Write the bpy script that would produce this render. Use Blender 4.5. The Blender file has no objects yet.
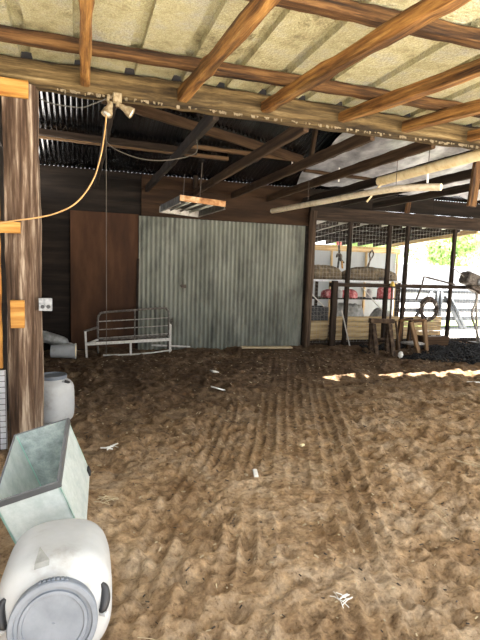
import bpy, math, random
import numpy as np
from mathutils import Vector, Matrix, Quaternion

# ------------------------------------------------------------------ camera, world, sun, exposure
SC = bpy.context.scene
COL = SC.collection
SC.view_settings.view_transform = 'Standard'
SC.view_settings.look = 'None'
SC.view_settings.gamma = 1.0
SC.view_settings.exposure = 1.72

CAM_H, PITCH, YAW, ROLL = 1.65, math.radians(6.3), math.radians(18.5), math.radians(1.8)
F_ = Vector((math.sin(YAW) * math.cos(PITCH), math.cos(YAW) * math.cos(PITCH), -math.sin(PITCH)))
R0 = Vector((math.cos(YAW), -math.sin(YAW), 0))
U0 = R0.cross(F_)
R_ = R0 * math.cos(ROLL) + U0 * math.sin(ROLL)
U_ = R_.cross(F_)
cam_d = bpy.data.cameras.new('camera')
cam_d.sensor_fit = 'VERTICAL'
cam_d.sensor_height = 24.0
cam_d.lens = 24.0 * 480 / 640
cam_d.clip_start = 0.05
cam_d.clip_end = 400
cam = bpy.data.objects.new('camera', cam_d)
COL.objects.link(cam)
m = Matrix((R_, U_, -F_)).transposed().to_4x4()
m.translation = Vector((0, 0, CAM_H))
cam.matrix_world = m
SC.camera = cam

world = bpy.data.worlds.new('sky')
SC.world = world
world.use_nodes = True
bgn = world.node_tree.nodes['Background']
bgn.inputs[0].default_value = (0.93, 0.96, 1.0, 1)
bgn.inputs[1].default_value = 1.3

sun_vec = Vector((0.53, 0.0, 0.848)).normalized()
sun_d = bpy.data.lights.new('sun', 'SUN')
sun_d.energy = 19.0
sun_d.angle = math.radians(0.5)
sun_d.color = (1.0, 0.95, 0.88)
sun = bpy.data.objects.new('sun', sun_d)
COL.objects.link(sun)
sun.rotation_euler = sun_vec.to_track_quat('Z', 'Y').to_euler()
sun.location = (6, -4, 12)

RNG = random.Random(7)
PI = math.pi


# ------------------------------------------------------------------ materials
def new_mat(name):
    mt = bpy.data.materials.new(name)
    mt.use_nodes = True
    nt = mt.node_tree
    b = nt.nodes['Principled BSDF']
    return mt, nt, b


def ramp(nt, stops):
    r = nt.nodes.new('ShaderNodeValToRGB')
    e = r.color_ramp.elements
    e[0].position, e[0].color = stops[0][0], (*stops[0][1], 1)
    e[1].position, e[1].color = stops[-1][0], (*stops[-1][1], 1)
    for p, c in stops[1:-1]:
        k = e.new(p)
        k.color = (*c, 1)
    return r


def noise_mat(name, stops, scale=(6, 6, 6), detail=6, rough=0.85, metal=0.0, bump=0.3, bump_dist=0.01,
              rand=0.0, rough_noise=0.6, spec=0.3, distortion=0.0, blotch=None):
    """noise-driven colour in object coordinates; stretch with the per-axis scale"""
    mt, nt, b = new_mat(name)
    L = nt.links
    tc = nt.nodes.new('ShaderNodeTexCoord')
    mp = nt.nodes.new('ShaderNodeMapping')
    mp.inputs['Scale'].default_value = scale
    L.new(tc.outputs['Object'], mp.inputs['Vector'])
    src = mp.outputs['Vector']
    if rand:
        oi = nt.nodes.new('ShaderNodeObjectInfo')
        va = nt.nodes.new('ShaderNodeVectorMath')
        va.operation = 'ADD'
        sc = nt.nodes.new('ShaderNodeMath')
        sc.operation = 'MULTIPLY'
        sc.inputs[1].default_value = 37.0
        L.new(oi.outputs['Random'], sc.inputs[0])
        L.new(src, va.inputs[0])
        L.new(sc.outputs[0], va.inputs[1])
        src = va.outputs[0]
    n = nt.nodes.new('ShaderNodeTexNoise')
    n.inputs['Scale'].default_value = 1.0
    n.inputs['Detail'].default_value = detail
    n.inputs['Roughness'].default_value = rough_noise
    n.inputs['Distortion'].default_value = distortion
    L.new(src, n.inputs['Vector'])
    r = ramp(nt, stops)
    L.new(n.outputs['Fac'], r.inputs['Fac'])
    colr = r.outputs['Color']
    if rand:
        hv = nt.nodes.new('ShaderNodeHueSaturation')
        mr = nt.nodes.new('ShaderNodeMapRange')
        mr.inputs['To Min'].default_value = 1 - rand
        mr.inputs['To Max'].default_value = 1 + rand
        L.new(oi.outputs['Random'], mr.inputs['Value'])
        L.new(mr.outputs[0], hv.inputs['Value'])
        L.new(colr, hv.inputs['Color'])
        colr = hv.outputs['Color']
    if blotch:
        nb = nt.nodes.new('ShaderNodeTexNoise')
        nb.inputs['Scale'].default_value = blotch[0]
        nb.inputs['Detail'].default_value = 8
        nb.inputs['Roughness'].default_value = 0.65
        L.new(src, nb.inputs['Vector'])
        rb = ramp(nt, [(blotch[1], (blotch[3],) * 3), (blotch[2], (1, 1, 1))])
        L.new(nb.outputs['Fac'], rb.inputs['Fac'])
        mb_ = nt.nodes.new('ShaderNodeMix')
        mb_.data_type = 'RGBA'
        mb_.blend_type = 'MULTIPLY'
        mb_.inputs['Factor'].default_value = 1.0
        L.new(colr, mb_.inputs['A'])
        L.new(rb.outputs['Color'], mb_.inputs['B'])
        colr = mb_.outputs['Result']
    L.new(colr, b.inputs['Base Color'])
    b.inputs['Roughness'].default_value = rough
    b.inputs['Metallic'].default_value = metal
    b.inputs['Specular IOR Level'].default_value = spec
    if bump:
        bp = nt.nodes.new('ShaderNodeBump')
        bp.inputs['Strength'].default_value = bump
        bp.inputs['Distance'].default_value = bump_dist
        L.new(n.outputs['Fac'], bp.inputs['Height'])
        L.new(bp.outputs[0], b.inputs['Normal'])
    return mt


def plain(name, c, rough=0.6, metal=0.0, spec=0.4):
    """a slightly mottled colour"""
    d = tuple(max(0, v * 0.78) for v in c)
    u = tuple(min(1, v * 1.12) for v in c)
    return noise_mat(name, [(0.3, d), (0.6, c), (0.8, u)], (9, 9, 9), 5, rough, metal, 0.08, 0.004, 0.0, 0.6, spec)


WOOD = (1.3, 22, 22)
M = {}
M['orange_wood'] = noise_mat('orange_wood', [(0.34, (0.04, 0.015, 0.004)), (0.46, (0.16, 0.07, 0.016)), (0.57, (0.29, 0.145, 0.037)), (0.70, (0.52, 0.32, 0.11))], WOOD, 9, 0.8, 0, 0.6, 0.008, 0.12, 0.72, blotch=(0.55, 0.38, 0.54, 0.32))
M['brown_wood'] = noise_mat('brown_wood', [(0.34, (0.02, 0.008, 0.003)), (0.5, (0.085, 0.038, 0.011)), (0.70, (0.20, 0.105, 0.035))], WOOD, 9, 0.85, 0, 0.6, 0.008, 0.12, 0.72, blotch=(0.5, 0.38, 0.56, 0.3))
M['header_wood'] = noise_mat('header_wood', [(0.35, (0.02, 0.012, 0.005)), (0.47, (0.072, 0.046, 0.017)), (0.58, (0.15, 0.10, 0.04)), (0.71, (0.31, 0.235, 0.12))], (1.1, 16, 16), 9, 0.9, 0, 0.8, 0.012, 0, 0.72, blotch=(0.45, 0.40, 0.56, 0.4))
M['joist_wood'] = noise_mat('joist_wood', [(0.30, (0.018, 0.009, 0.004)), (0.5, (0.052, 0.028, 0.013)), (0.75, (0.11, 0.065, 0.033))], WOOD, 7, 0.9, 0, 0.5, 0.006, 0.15)
M['light_board'] = noise_mat('light_board', [(0.3, (0.09, 0.048, 0.02)), (0.55, (0.175, 0.105, 0.052)), (0.75, (0.26, 0.175, 0.095))], WOOD, 7, 0.85, 0, 0.4, 0.005, 0.1)
M['dark_wood'] = noise_mat('dark_wood', [(0.30, (0.007, 0.004, 0.002)), (0.5, (0.02, 0.012, 0.007)), (0.75, (0.046, 0.03, 0.019))], WOOD, 7, 0.9, 0, 0.5, 0.006, 0.15)
M['fresh_wood'] = noise_mat('fresh_wood', [(0.32, (0.24, 0.09, 0.012)), (0.5, (0.40, 0.20, 0.042)), (0.72, (0.54, 0.32, 0.10))], (2.0, 26, 26), 6, 0.7, 0, 0.3, 0.003)
M['post_bark'] = noise_mat('post_bark', [(0.34, (0.025, 0.014, 0.008)), (0.46, (0.065, 0.037, 0.021)), (0.55, (0.125, 0.083, 0.055)), (0.66, (0.33, 0.26, 0.19))], (24, 24, 1.6), 8, 0.9, 0, 0.9, 0.02)
M['dark_post'] = noise_mat('dark_post', [(0.32, (0.016, 0.01, 0.006)), (0.5, (0.055, 0.034, 0.02)), (0.72, (0.14, 0.095, 0.062))], (12, 12, 1.0), 7, 0.9, 0, 0.6, 0.01, 0.1)
M['plywood'] = noise_mat('plywood', [(0.30, (0.018, 0.007, 0.0025)), (0.5, (0.045, 0.018, 0.0065)), (0.72, (0.085, 0.038, 0.016))], (3, 3, 0.7), 9, 0.85, 0, 0.2, 0.005)
M['wall_board'] = noise_mat('wall_board', [(0.30, (0.004, 0.003, 0.002)), (0.5, (0.011, 0.0075, 0.005)), (0.75, (0.028, 0.019, 0.013))], (0.9, 5, 9), 8, 0.95, 0, 0.4, 0.01)
M['upper_board'] = noise_mat('upper_board', [(0.30, (0.008, 0.004, 0.002)), (0.5, (0.026, 0.013, 0.006)), (0.75, (0.062, 0.033, 0.016))], (0.7, 5, 6), 8, 0.95, 0, 0.4, 0.01)
M['white_plastic'] = noise_mat('white_plastic', [(0.30, (0.28, 0.27, 0.245)), (0.44, (0.385, 0.39, 0.385)), (0.7, (0.435, 0.445, 0.445))], (4, 4, 4), 8, 0.5, 0, 0.05, 0.004, 0, 0.65)
M['lid_plastic'] = noise_mat('lid_plastic', [(0.3, (0.095, 0.11, 0.13)), (0.5, (0.135, 0.152, 0.175)), (0.75, (0.18, 0.20, 0.225))], (7, 7, 7), 8, 0.55, 0, 0.05, 0.003)
M['black_plastic'] = plain('black_plastic', (0.02, 0.02, 0.022), 0.5)
M['grey_steel'] = noise_mat('grey_steel', [(0.3, (0.08, 0.083, 0.087)), (0.5, (0.17, 0.175, 0.18)), (0.75, (0.28, 0.285, 0.29))], (30, 30, 30), 5, 0.45, 0.5, 0.1, 0.002)
M['white_paint'] = noise_mat('white_paint', [(0.25, (0.22, 0.17, 0.12)), (0.42, (0.46, 0.43, 0.38)), (0.7, (0.58, 0.56, 0.52))], (25, 25, 25), 6, 0.6, 0, 0.1, 0.002)
M['grey_paint'] = noise_mat('grey_paint', [(0.25, (0.10, 0.07, 0.05)), (0.45, (0.25, 0.23, 0.2)), (0.75, (0.42, 0.40, 0.36))], (22, 22, 22), 6, 0.6, 0.2, 0.1, 0.002)
M['cream_plastic'] = noise_mat('cream_plastic', [(0.3, (0.62, 0.46, 0.22)), (0.5, (0.80, 0.66, 0.38)), (0.75, (0.86, 0.76, 0.52))], (3, 14, 14), 6, 0.6, 0, 0.1, 0.004)
M['pvc'] = noise_mat('pvc', [(0.3, (0.50, 0.40, 0.26)), (0.5, (0.70, 0.60, 0.43)), (0.75, (0.78, 0.71, 0.56))], (3, 14, 14), 6, 0.5, 0, 0.05, 0.003)
M['cord_yellow'] = plain('cord_yellow', (0.50, 0.29, 0.11), 0.5)
M['cable_grey'] = plain('cable_grey', (0.075, 0.07, 0.06), 0.6)
M['string_grey'] = plain('string_grey', (0.09, 0.078, 0.06), 0.9)
M['lamp_beige'] = noise_mat('lamp_beige', [(0.3, (0.14, 0.095, 0.045)), (0.5, (0.26, 0.20, 0.115)), (0.75, (0.38, 0.32, 0.21))], (40, 40, 40), 5, 0.7, 0, 0.1, 0.002)
M['rust'] = noise_mat('rust', [(0.3, (0.16, 0.06, 0.02)), (0.5, (0.36, 0.18, 0.07)), (0.7, (0.56, 0.40, 0.24))], (14, 14, 14), 6, 0.8, 0, 0.2, 0.003)
M['reflector'] = noise_mat('reflector', [(0.3, (0.07, 0.062, 0.05)), (0.5, (0.13, 0.12, 0.105)), (0.7, (0.22, 0.21, 0.185))], (3, 14, 9), 6, 0.7, 0, 0.1, 0.002)
M['tube_glass'] = plain('tube_glass', (0.72, 0.72, 0.66), 0.3)
M['black_rubber'] = plain('black_rubber', (0.025, 0.025, 0.028), 0.7)
M['iron'] = noise_mat('iron', [(0.3, (0.03, 0.025, 0.02)), (0.5, (0.075, 0.06, 0.05)), (0.75, (0.16, 0.12, 0.09))], (20, 20, 20), 6, 0.6, 0.6, 0.2, 0.003)
M['rust_paint'] = noise_mat('rust_paint', [(0.25, (0.03, 0.022, 0.018)), (0.45, (0.085, 0.072, 0.06)), (0.75, (0.2, 0.18, 0.155))], (22, 22, 22), 6, 0.7, 0.1, 0.1, 0.002)
M['gate_steel'] = noise_mat('gate_steel', [(0.3, (0.04, 0.048, 0.056)), (0.5, (0.07, 0.08, 0.092)), (0.75, (0.11, 0.125, 0.14))], (10, 10, 10), 5, 0.45, 0.4, 0.05, 0.002)
M['wire'] = plain('wire', (0.36, 0.35, 0.32), 0.5, 0.4)
M['burlap'] = noise_mat('burlap', [(0.3, (0.05, 0.036, 0.02)), (0.5, (0.13, 0.097, 0.06)), (0.75, (0.24, 0.19, 0.12))], (9, 9, 9), 7, 0.95, 0, 0.5, 0.01)
M['red_cloth'] = noise_mat('red_cloth', [(0.3, (0.25, 0.04, 0.045)), (0.5, (0.50, 0.11, 0.12)), (0.7, (0.72, 0.42, 0.42))], (14, 14, 14), 5, 0.9, 0, 0.4, 0.01)
M['grey_tarp'] = noise_mat('grey_tarp', [(0.3, (0.14, 0.14, 0.13)), (0.5, (0.26, 0.26, 0.24)), (0.75, (0.45, 0.45, 0.43))], (8, 8, 8), 6, 0.5, 0.1, 0.3, 0.01)
M['tan_plank'] = noise_mat('tan_plank', [(0.3, (0.20, 0.13, 0.06)), (0.5, (0.42, 0.30, 0.15)), (0.75, (0.60, 0.48, 0.28))], (1.5, 20, 20), 6, 0.9, 0, 0.4, 0.006)
M['brass'] = plain('brass', (0.75, 0.52, 0.12), 0.35, 0.6)
M['paper_white'] = plain('paper_white', (0.78, 0.76, 0.70), 0.8)
M['straw'] = plain('straw', (0.50, 0.40, 0.25), 0.9)
M['web'] = plain('web', (0.24, 0.19, 0.12), 0.95)
M['chips'] = noise_mat('chips', [(0.3, (0.004, 0.004, 0.004)), (0.55, (0.013, 0.012, 0.0115)), (0.8, (0.09, 0.083, 0.076))], (5, 5, 5), 5, 0.8, 0, 0.2, 0.005)
M['leaf'] = noise_mat('leaf', [(0.3, (0.16, 0.27, 0.07)), (0.5, (0.28, 0.42, 0.13)), (0.75, (0.45, 0.54, 0.26))], (1.6, 1.6, 1.6), 6, 0.8, 0, 0, 0.01, 0.15)
M['trunk'] = noise_mat('trunk', [(0.3, (0.06, 0.04, 0.03)), (0.7, (0.2, 0.15, 0.1))], (8, 8, 1), 6, 0.9)
M['gravel'] = noise_mat('gravel', [(0.3, (0.50, 0.47, 0.42)), (0.5, (0.64, 0.61, 0.56)), (0.75, (0.74, 0.72, 0.68))], (1.5, 1.5, 1.5), 9, 0.95, 0, 0.3, 0.02)
M['grass'] = noise_mat('grass', [(0.3, (0.13, 0.25, 0.05)), (0.6, (0.3, 0.42, 0.12)), (0.8, (0.5, 0.55, 0.25))], (5, 5, 5), 8, 0.95, 0, 0.5, 0.03)
M['fence_sheet'] = plain('fence_sheet', (0.24, 0.25, 0.27), 0.6)
M['pale_siding'] = plain('pale_siding', (0.72, 0.74, 0.78), 0.6)
M['grey_roof'] = plain('grey_roof', (0.42, 0.40, 0.44), 0.7)


def soil_material():
    mt, nt, b = new_mat('soil')
    L = nt.links
    tc = nt.nodes.new('ShaderNodeTexCoord')
    n1 = nt.nodes.new('ShaderNodeTexNoise')
    n1.inputs['Scale'].default_value = 2.2
    n1.inputs['Detail'].default_value = 10
    n1.inputs['Roughness'].default_value = 0.68
    n2 = nt.nodes.new('ShaderNodeTexNoise')
    n2.inputs['Scale'].default_value = 34
    n2.inputs['Detail'].default_value = 8
    n2.inputs['Roughness'].default_value = 0.7
    for n in (n1, n2):
        L.new(tc.outputs['Object'], n.inputs['Vector'])
    r1 = ramp(nt, [(0.34, (0.28, 0.172, 0.088)), (0.5, (0.46, 0.317, 0.185)), (0.66, (0.62, 0.48, 0.33))])
    L.new(n1.outputs['Fac'], r1.inputs['Fac'])
    # darker soil tone mixed in towards the back, sooner at the left, broken by noise
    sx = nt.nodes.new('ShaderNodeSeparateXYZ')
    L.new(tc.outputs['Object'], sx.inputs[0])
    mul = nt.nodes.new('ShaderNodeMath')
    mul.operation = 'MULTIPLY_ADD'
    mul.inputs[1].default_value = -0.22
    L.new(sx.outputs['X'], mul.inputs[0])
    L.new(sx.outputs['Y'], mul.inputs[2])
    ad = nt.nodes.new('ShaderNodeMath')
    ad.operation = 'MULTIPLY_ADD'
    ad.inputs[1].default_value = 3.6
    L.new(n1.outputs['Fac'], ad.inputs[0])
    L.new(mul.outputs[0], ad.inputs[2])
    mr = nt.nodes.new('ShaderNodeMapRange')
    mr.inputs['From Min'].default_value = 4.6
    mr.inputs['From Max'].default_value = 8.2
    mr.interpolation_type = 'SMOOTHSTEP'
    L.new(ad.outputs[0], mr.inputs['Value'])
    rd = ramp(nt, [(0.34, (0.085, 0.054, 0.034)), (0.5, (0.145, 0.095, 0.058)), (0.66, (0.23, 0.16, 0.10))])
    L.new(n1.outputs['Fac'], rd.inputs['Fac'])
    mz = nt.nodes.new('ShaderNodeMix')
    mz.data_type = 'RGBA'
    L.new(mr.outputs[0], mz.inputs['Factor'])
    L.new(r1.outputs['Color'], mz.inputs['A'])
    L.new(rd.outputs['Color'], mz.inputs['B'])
    r2 = ramp(nt, [(0.34, (0.36, 0.33, 0.30)), (0.43, (0.82, 0.80, 0.78)), (0.56, (1.0, 1.0, 1.0)), (0.72, (1.3, 1.28, 1.22))])
    L.new(n2.outputs['Fac'], r2.inputs['Fac'])
    mx = nt.nodes.new('ShaderNodeMix')
    mx.data_type = 'RGBA'
    mx.blend_type = 'MULTIPLY'
    mx.inputs['Factor'].default_value = 0.9
    L.new(mz.outputs['Result'], mx.inputs['A'])
    L.new(r2.outputs['Color'], mx.inputs['B'])
    n3 = nt.nodes.new('ShaderNodeTexNoise')
    n3.inputs['Scale'].default_value = 11
    n3.inputs['Detail'].default_value = 9
    n3.inputs['Roughness'].default_value = 0.72
    L.new(tc.outputs['Object'], n3.inputs['Vector'])
    r3 = ramp(nt, [(0.36, (0.52, 0.49, 0.46)), (0.50, (0.92, 0.91, 0.90)), (0.66, (1.32, 1.30, 1.26))])
    L.new(n3.outputs['Fac'], r3.inputs['Fac'])
    mx3 = nt.nodes.new('ShaderNodeMix')
    mx3.data_type = 'RGBA'
    mx3.blend_type = 'MULTIPLY'
    mx3.inputs['Factor'].default_value = 0.9
    L.new(mx.outputs['Result'], mx3.inputs['A'])
    L.new(r3.outputs['Color'], mx3.inputs['B'])
    L.new(mx3.outputs['Result'], b.inputs['Base Color'])
    b.inputs['Roughness'].default_value = 0.97
    b.inputs['Specular IOR Level'].default_value = 0.1
    bp = nt.nodes.new('ShaderNodeBump')
    bp.inputs['Strength'].default_value = 1.0
    bp.inputs['Distance'].default_value = 0.045
    L.new(n2.outputs['Fac'], bp.inputs['Height'])
    L.new(bp.outputs[0], b.inputs['Normal'])
    return mt


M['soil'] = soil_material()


def peeling_ceiling():
    """old cream coating on roof sheets, crackled, greyer towards the right-hand sheets"""
    mt, nt, b = new_mat('peeling_cream')
    L = nt.links
    tc = nt.nodes.new('ShaderNodeTexCoord')
    v = nt.nodes.new('ShaderNodeTexVoronoi')
    v.feature = 'DISTANCE_TO_EDGE'
    v.inputs['Scale'].default_value = 46
    n = nt.nodes.new('ShaderNodeTexNoise')
    n.inputs['Scale'].default_value = 3.2
    n.inputs['Detail'].default_value = 9
    n.inputs['Roughness'].default_value = 0.7
    n3 = nt.nodes.new('ShaderNodeTexNoise')
    n3.inputs['Scale'].default_value = 45
    n3.inputs['Detail'].default_value = 6
    L.new(tc.outputs['Object'], n.inputs['Vector'])
    L.new(tc.outputs['Object'], n3.inputs['Vector'])
    vm = nt.nodes.new('ShaderNodeVectorMath')
    vm.operation = 'MULTIPLY_ADD'
    vm.inputs[1].default_value = (0.09, 0.09, 0.09)
    L.new(n3.outputs['Color'], vm.inputs[0])
    L.new(tc.outputs['Object'], vm.inputs[2])
    L.new(vm.outputs[0], v.inputs['Vector'])
    r = ramp(nt, [(0.30, (0.17, 0.145, 0.075)), (0.40, (0.37, 0.335, 0.185)), (0.50, (0.50, 0.465, 0.275)), (0.60, (0.47, 0.45, 0.32)), (0.70, (0.44, 0.435, 0.38))])
    L.new(n.outputs['Fac'], r.inputs['Fac'])
    r2 = ramp(nt, [(0.0, (0.50, 0.48, 0.41)), (0.14, (1, 1, 1)), (1.0, (1, 1, 1))])
    L.new(v.outputs['Distance'], r2.inputs['Fac'])
    mx = nt.nodes.new('ShaderNodeMix')
    mx.data_type = 'RGBA'
    mx.blend_type = 'MULTIPLY'
    mx.inputs['Factor'].default_value = 0.85
    L.new(r.outputs['Color'], mx.inputs['A'])
    L.new(r2.outputs['Color'], mx.inputs['B'])
    L.new(mx.outputs['Result'], b.inputs['Base Color'])
    b.inputs['Roughness'].default_value = 0.8
    bp = nt.nodes.new('ShaderNodeBump')
    bp.inputs['Strength'].default_value = 0.9
    bp.inputs['Distance'].default_value = 0.02
    L.new(n3.outputs['Fac'], bp.inputs['Height'])
    L.new(bp.outputs[0], b.inputs['Normal'])
    return mt


M['ceiling'] = peeling_ceiling()
M['galv_wall'] = noise_mat('galv_wall', [(0.25, (0.055, 0.057, 0.045)), (0.42, (0.125, 0.13, 0.104)), (0.6, (0.178, 0.183, 0.15)), (0.78, (0.228, 0.23, 0.192))], (2.6, 2.6, 0.9), 9, 0.6, 0.15, 0.05, 0.003, blotch=(1.6, 0.36, 0.5, 0.6))
M['galv_roof'] = noise_mat('galv_roof', [(0.3, (0.03, 0.032, 0.036)), (0.5, (0.065, 0.069, 0.077)), (0.75, (0.14, 0.145, 0.155))], (3, 1, 1), 7, 0.22, 0.9, 0.05, 0.003)
M['foil'] = noise_mat('foil', [(0.3, (0.17, 0.175, 0.185)), (0.5, (0.32, 0.325, 0.345)), (0.75, (0.55, 0.555, 0.58))], (4, 4, 4), 7, 0.5, 0.25, 0.4, 0.02)
M['pen_sheet'] = noise_mat('pen_sheet', [(0.3, (0.35, 0.34, 0.32)), (0.5, (0.5, 0.49, 0.47)), (0.75, (0.6, 0.59, 0.57))], (2, 2, 2), 7, 0.6, 0, 0.1, 0.003)


def translucent_panel():
    mt, nt, b = new_mat('fibreglass_panel')
    L = nt.links
    b.inputs['Base Color'].default_value = (0.30, 0.32, 0.33, 1)
    b.inputs['Roughness'].default_value = 0.5
    tr = nt.nodes.new('ShaderNodeBsdfTranslucent')
    tr.inputs['Color'].default_value = (0.36, 0.38, 0.40, 1)
    mx = nt.nodes.new('ShaderNodeMixShader')
    mx.inputs[0].default_value = 0.3
    out = nt.nodes['Material Output']
    L.new(b.outputs[0], mx.inputs[1])
    L.new(tr.outputs[0], mx.inputs[2])
    L.new(mx.outputs[0], out.inputs['Surface'])
    return mt


M['fibreglass'] = translucent_panel()


def dirty_glass(name, c0, c1, clear):
    """aquarium pane: part see-through glass, part chalky water scale"""
    mt, nt, b = new_mat(name)
    L = nt.links
    tc = nt.nodes.new('ShaderNodeTexCoord')
    n = nt.nodes.new('ShaderNodeTexNoise')
    n.inputs['Scale'].default_value = 9
    n.inputs['Detail'].default_value = 10
    n.inputs['Roughness'].default_value = 0.75
    L.new(tc.outputs['Object'], n.inputs['Vector'])
    r = ramp(nt, [(0.35, c0), (0.65, c1)])
    L.new(n.outputs['Fac'], r.inputs['Fac'])
    L.new(r.outputs['Color'], b.inputs['Base Color'])
    b.inputs['Roughness'].default_value = 0.25
    tr = nt.nodes.new('ShaderNodeBsdfTransparent')
    tr.inputs['Color'].default_value = (0.86, 0.95, 0.90, 1)
    mr = nt.nodes.new('ShaderNodeMapRange')
    mr.inputs['From Min'].default_value = 0.35
    mr.inputs['From Max'].default_value = 0.65
    mr.inputs['To Min'].default_value = clear
    mr.inputs['To Max'].default_value = clear * 0.5
    L.new(n.outputs['Fac'], mr.inputs['Value'])
    mx = nt.nodes.new('ShaderNodeMixShader')
    L.new(mr.outputs[0], mx.inputs[0])
    L.new(b.outputs[0], mx.inputs[1])
    L.new(tr.outputs[0], mx.inputs[2])
    L.new(mx.outputs[0], nt.nodes['Material Output'].inputs['Surface'])
    return mt


M['tank_glass'] = dirty_glass('tank_glass', (0.50, 0.575, 0.55), (0.64, 0.69, 0.67), 0.18)
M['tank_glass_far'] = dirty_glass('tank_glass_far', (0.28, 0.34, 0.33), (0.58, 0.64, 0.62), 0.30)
M['tank_rim'] = plain('tank_rim', (0.085, 0.088, 0.09), 0.5)
M['clear_edge'] = plain('clear_edge', (0.30, 0.55, 0.45), 0.3)


# ------------------------------------------------------------------ mesh helpers
class MB:
    def __init__(self):
        self.v, self.f = [], []

    def add(self, vs, fs):
        o = len(self.v)
        self.v += [tuple(p) for p in vs]
        self.f += [tuple(i + o for i in q) for q in fs]
        return self

    def box(self, c, s, rot=None, ch=0.0):
        """box with chamfered vertical profile; c centre, s full sizes"""
        x, y, z = s[0] / 2, s[1] / 2, s[2] / 2
        ch = min(ch, x * 0.45, y * 0.45, z * 0.45)
        rings = []
        if ch > 0:
            for zz, k in ((-z, ch), (-z + ch, 0), (z - ch, 0), (z, ch)):
                X, Y = x - k, y - k
                rings.append([(-X + ch, -Y, zz), (X - ch, -Y, zz), (X, -Y + ch, zz), (X, Y - ch, zz),
                              (X - ch, Y, zz), (-X + ch, Y, zz), (-X, Y - ch, zz), (-X, -Y + ch, zz)])
        else:
            for zz in (-z, z):
                rings.append([(-x, -y, zz), (x, -y, zz), (x, y, zz), (-x, y, zz)])
        return self.rings(rings, True, rot, c)

    def rings(self, rings, caps=True, rot=None, c=(0, 0, 0)):
        n = len(rings[0])
        vs = [Vector(p) for r in rings for p in r]
        if rot is not None:
            vs = [rot @ p for p in vs]
        c = Vector(c)
        vs = [p + c for p in vs]
        fs = []
        for i in range(len(rings) - 1):
            for j in range(n):
                k = (j + 1) % n
                fs.append((i * n + j, i * n + k, (i + 1) * n + k, (i + 1) * n + j))
        if caps:
            fs.append(tuple(range(n - 1, -1, -1)))
            fs.append(tuple((len(rings) - 1) * n + j for j in range(n)))
        return self.add(vs, fs)

    def tube(self, pts, r, n=8, caps=True):
        pts = [Vector(p) for p in pts]
        rings = []
        prev = None
        for i, p in enumerate(pts):
            a = pts[max(i - 1, 0)]
            b = pts[min(i + 1, len(pts) - 1)]
            t = (b - a).normalized()
            if prev is None:
                ref = Vector((0, 0, 1)) if abs(t.z) < 0.9 else Vector((1, 0, 0))
                u = t.cross(ref).normalized()
            else:
                u = (prev - t * prev.dot(t)).normalized()
            prev = u
            w = t.cross(u)
            rr = r[i] if isinstance(r, (list, tuple)) else r
            rings.append([p + (u * math.cos(2 * PI * k / n) + w * math.sin(2 * PI * k / n)) * rr for k in range(n)])
        return self.rings(rings, caps)

    def bar(self, p0, p1, w, h, up=(0, 0, 1)):
        p0, p1 = Vector(p0), Vector(p1)
        t = (p1 - p0).normalized()
        up = Vector(up)
        if abs(t.dot(up)) > 0.95:
            up = Vector((0, 1, 0))
        s = t.cross(up).normalized()
        u = s.cross(t)
        r = []
        for p in (p0, p1):
            r.append([p - s * w / 2 - u * h / 2, p + s * w / 2 - u * h / 2, p + s * w / 2 + u * h / 2, p - s * w / 2 + u * h / 2])
        return self.rings(r)

    def lathe(self, prof, n=40, rot=None, c=(0, 0, 0), expo=None, caps=True):
        rings = []
        for i, (r, z) in enumerate(prof):
            e = expo[i] if expo else 2.0
            ring = []
            for k in range(n):
                a = 2 * PI * k / n
                ca, sa = math.cos(a), math.sin(a)
                d = (abs(ca) ** e + abs(sa) ** e) ** (-1 / e)
                ring.append((r * d * ca, r * d * sa, z))
            rings.append(ring)
        return self.rings(rings, caps, rot, c)

    def build(self, name, mat, parent=None, loc=None, smooth=False, matrix=None, kind=None, auto=None):
        me = bpy.data.meshes.new(name)
        me.from_pydata([tuple(p) for p in self.v], [], self.f)
        me.update()
        o = bpy.data.objects.new(name, me)
        COL.objects.link(o)
        me.materials.append(mat)
        if smooth:
            me.polygons.foreach_set('use_smooth', [True] * len(me.polygons))
            if auto is not None:
                me.set_sharp_from_angle(angle=math.radians(auto))
        if parent is not None:
            o.parent = parent
        if loc is not None:
            o.location = loc
        if matrix is not None:
            o.matrix_world = matrix
        if kind:
            o['kind'] = kind
        return o


def tag(o, label, cat, group=None, kind=None):
    o['label'] = label
    o['category'] = cat
    if group:
        o['group'] = group
    if kind:
        o['kind'] = kind
    return o


def thing(name, label, cat, loc=(0, 0, 0), rot=None, group=None):
    o = bpy.data.objects.new(name, None)
    COL.objects.link(o)
    mt = (rot.to_4x4() if rot is not None else Matrix.Identity(4))
    mt.translation = Vector(loc)
    o.matrix_world = mt
    o.empty_display_size = 0.1
    return tag(o, label, cat, group)


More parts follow.
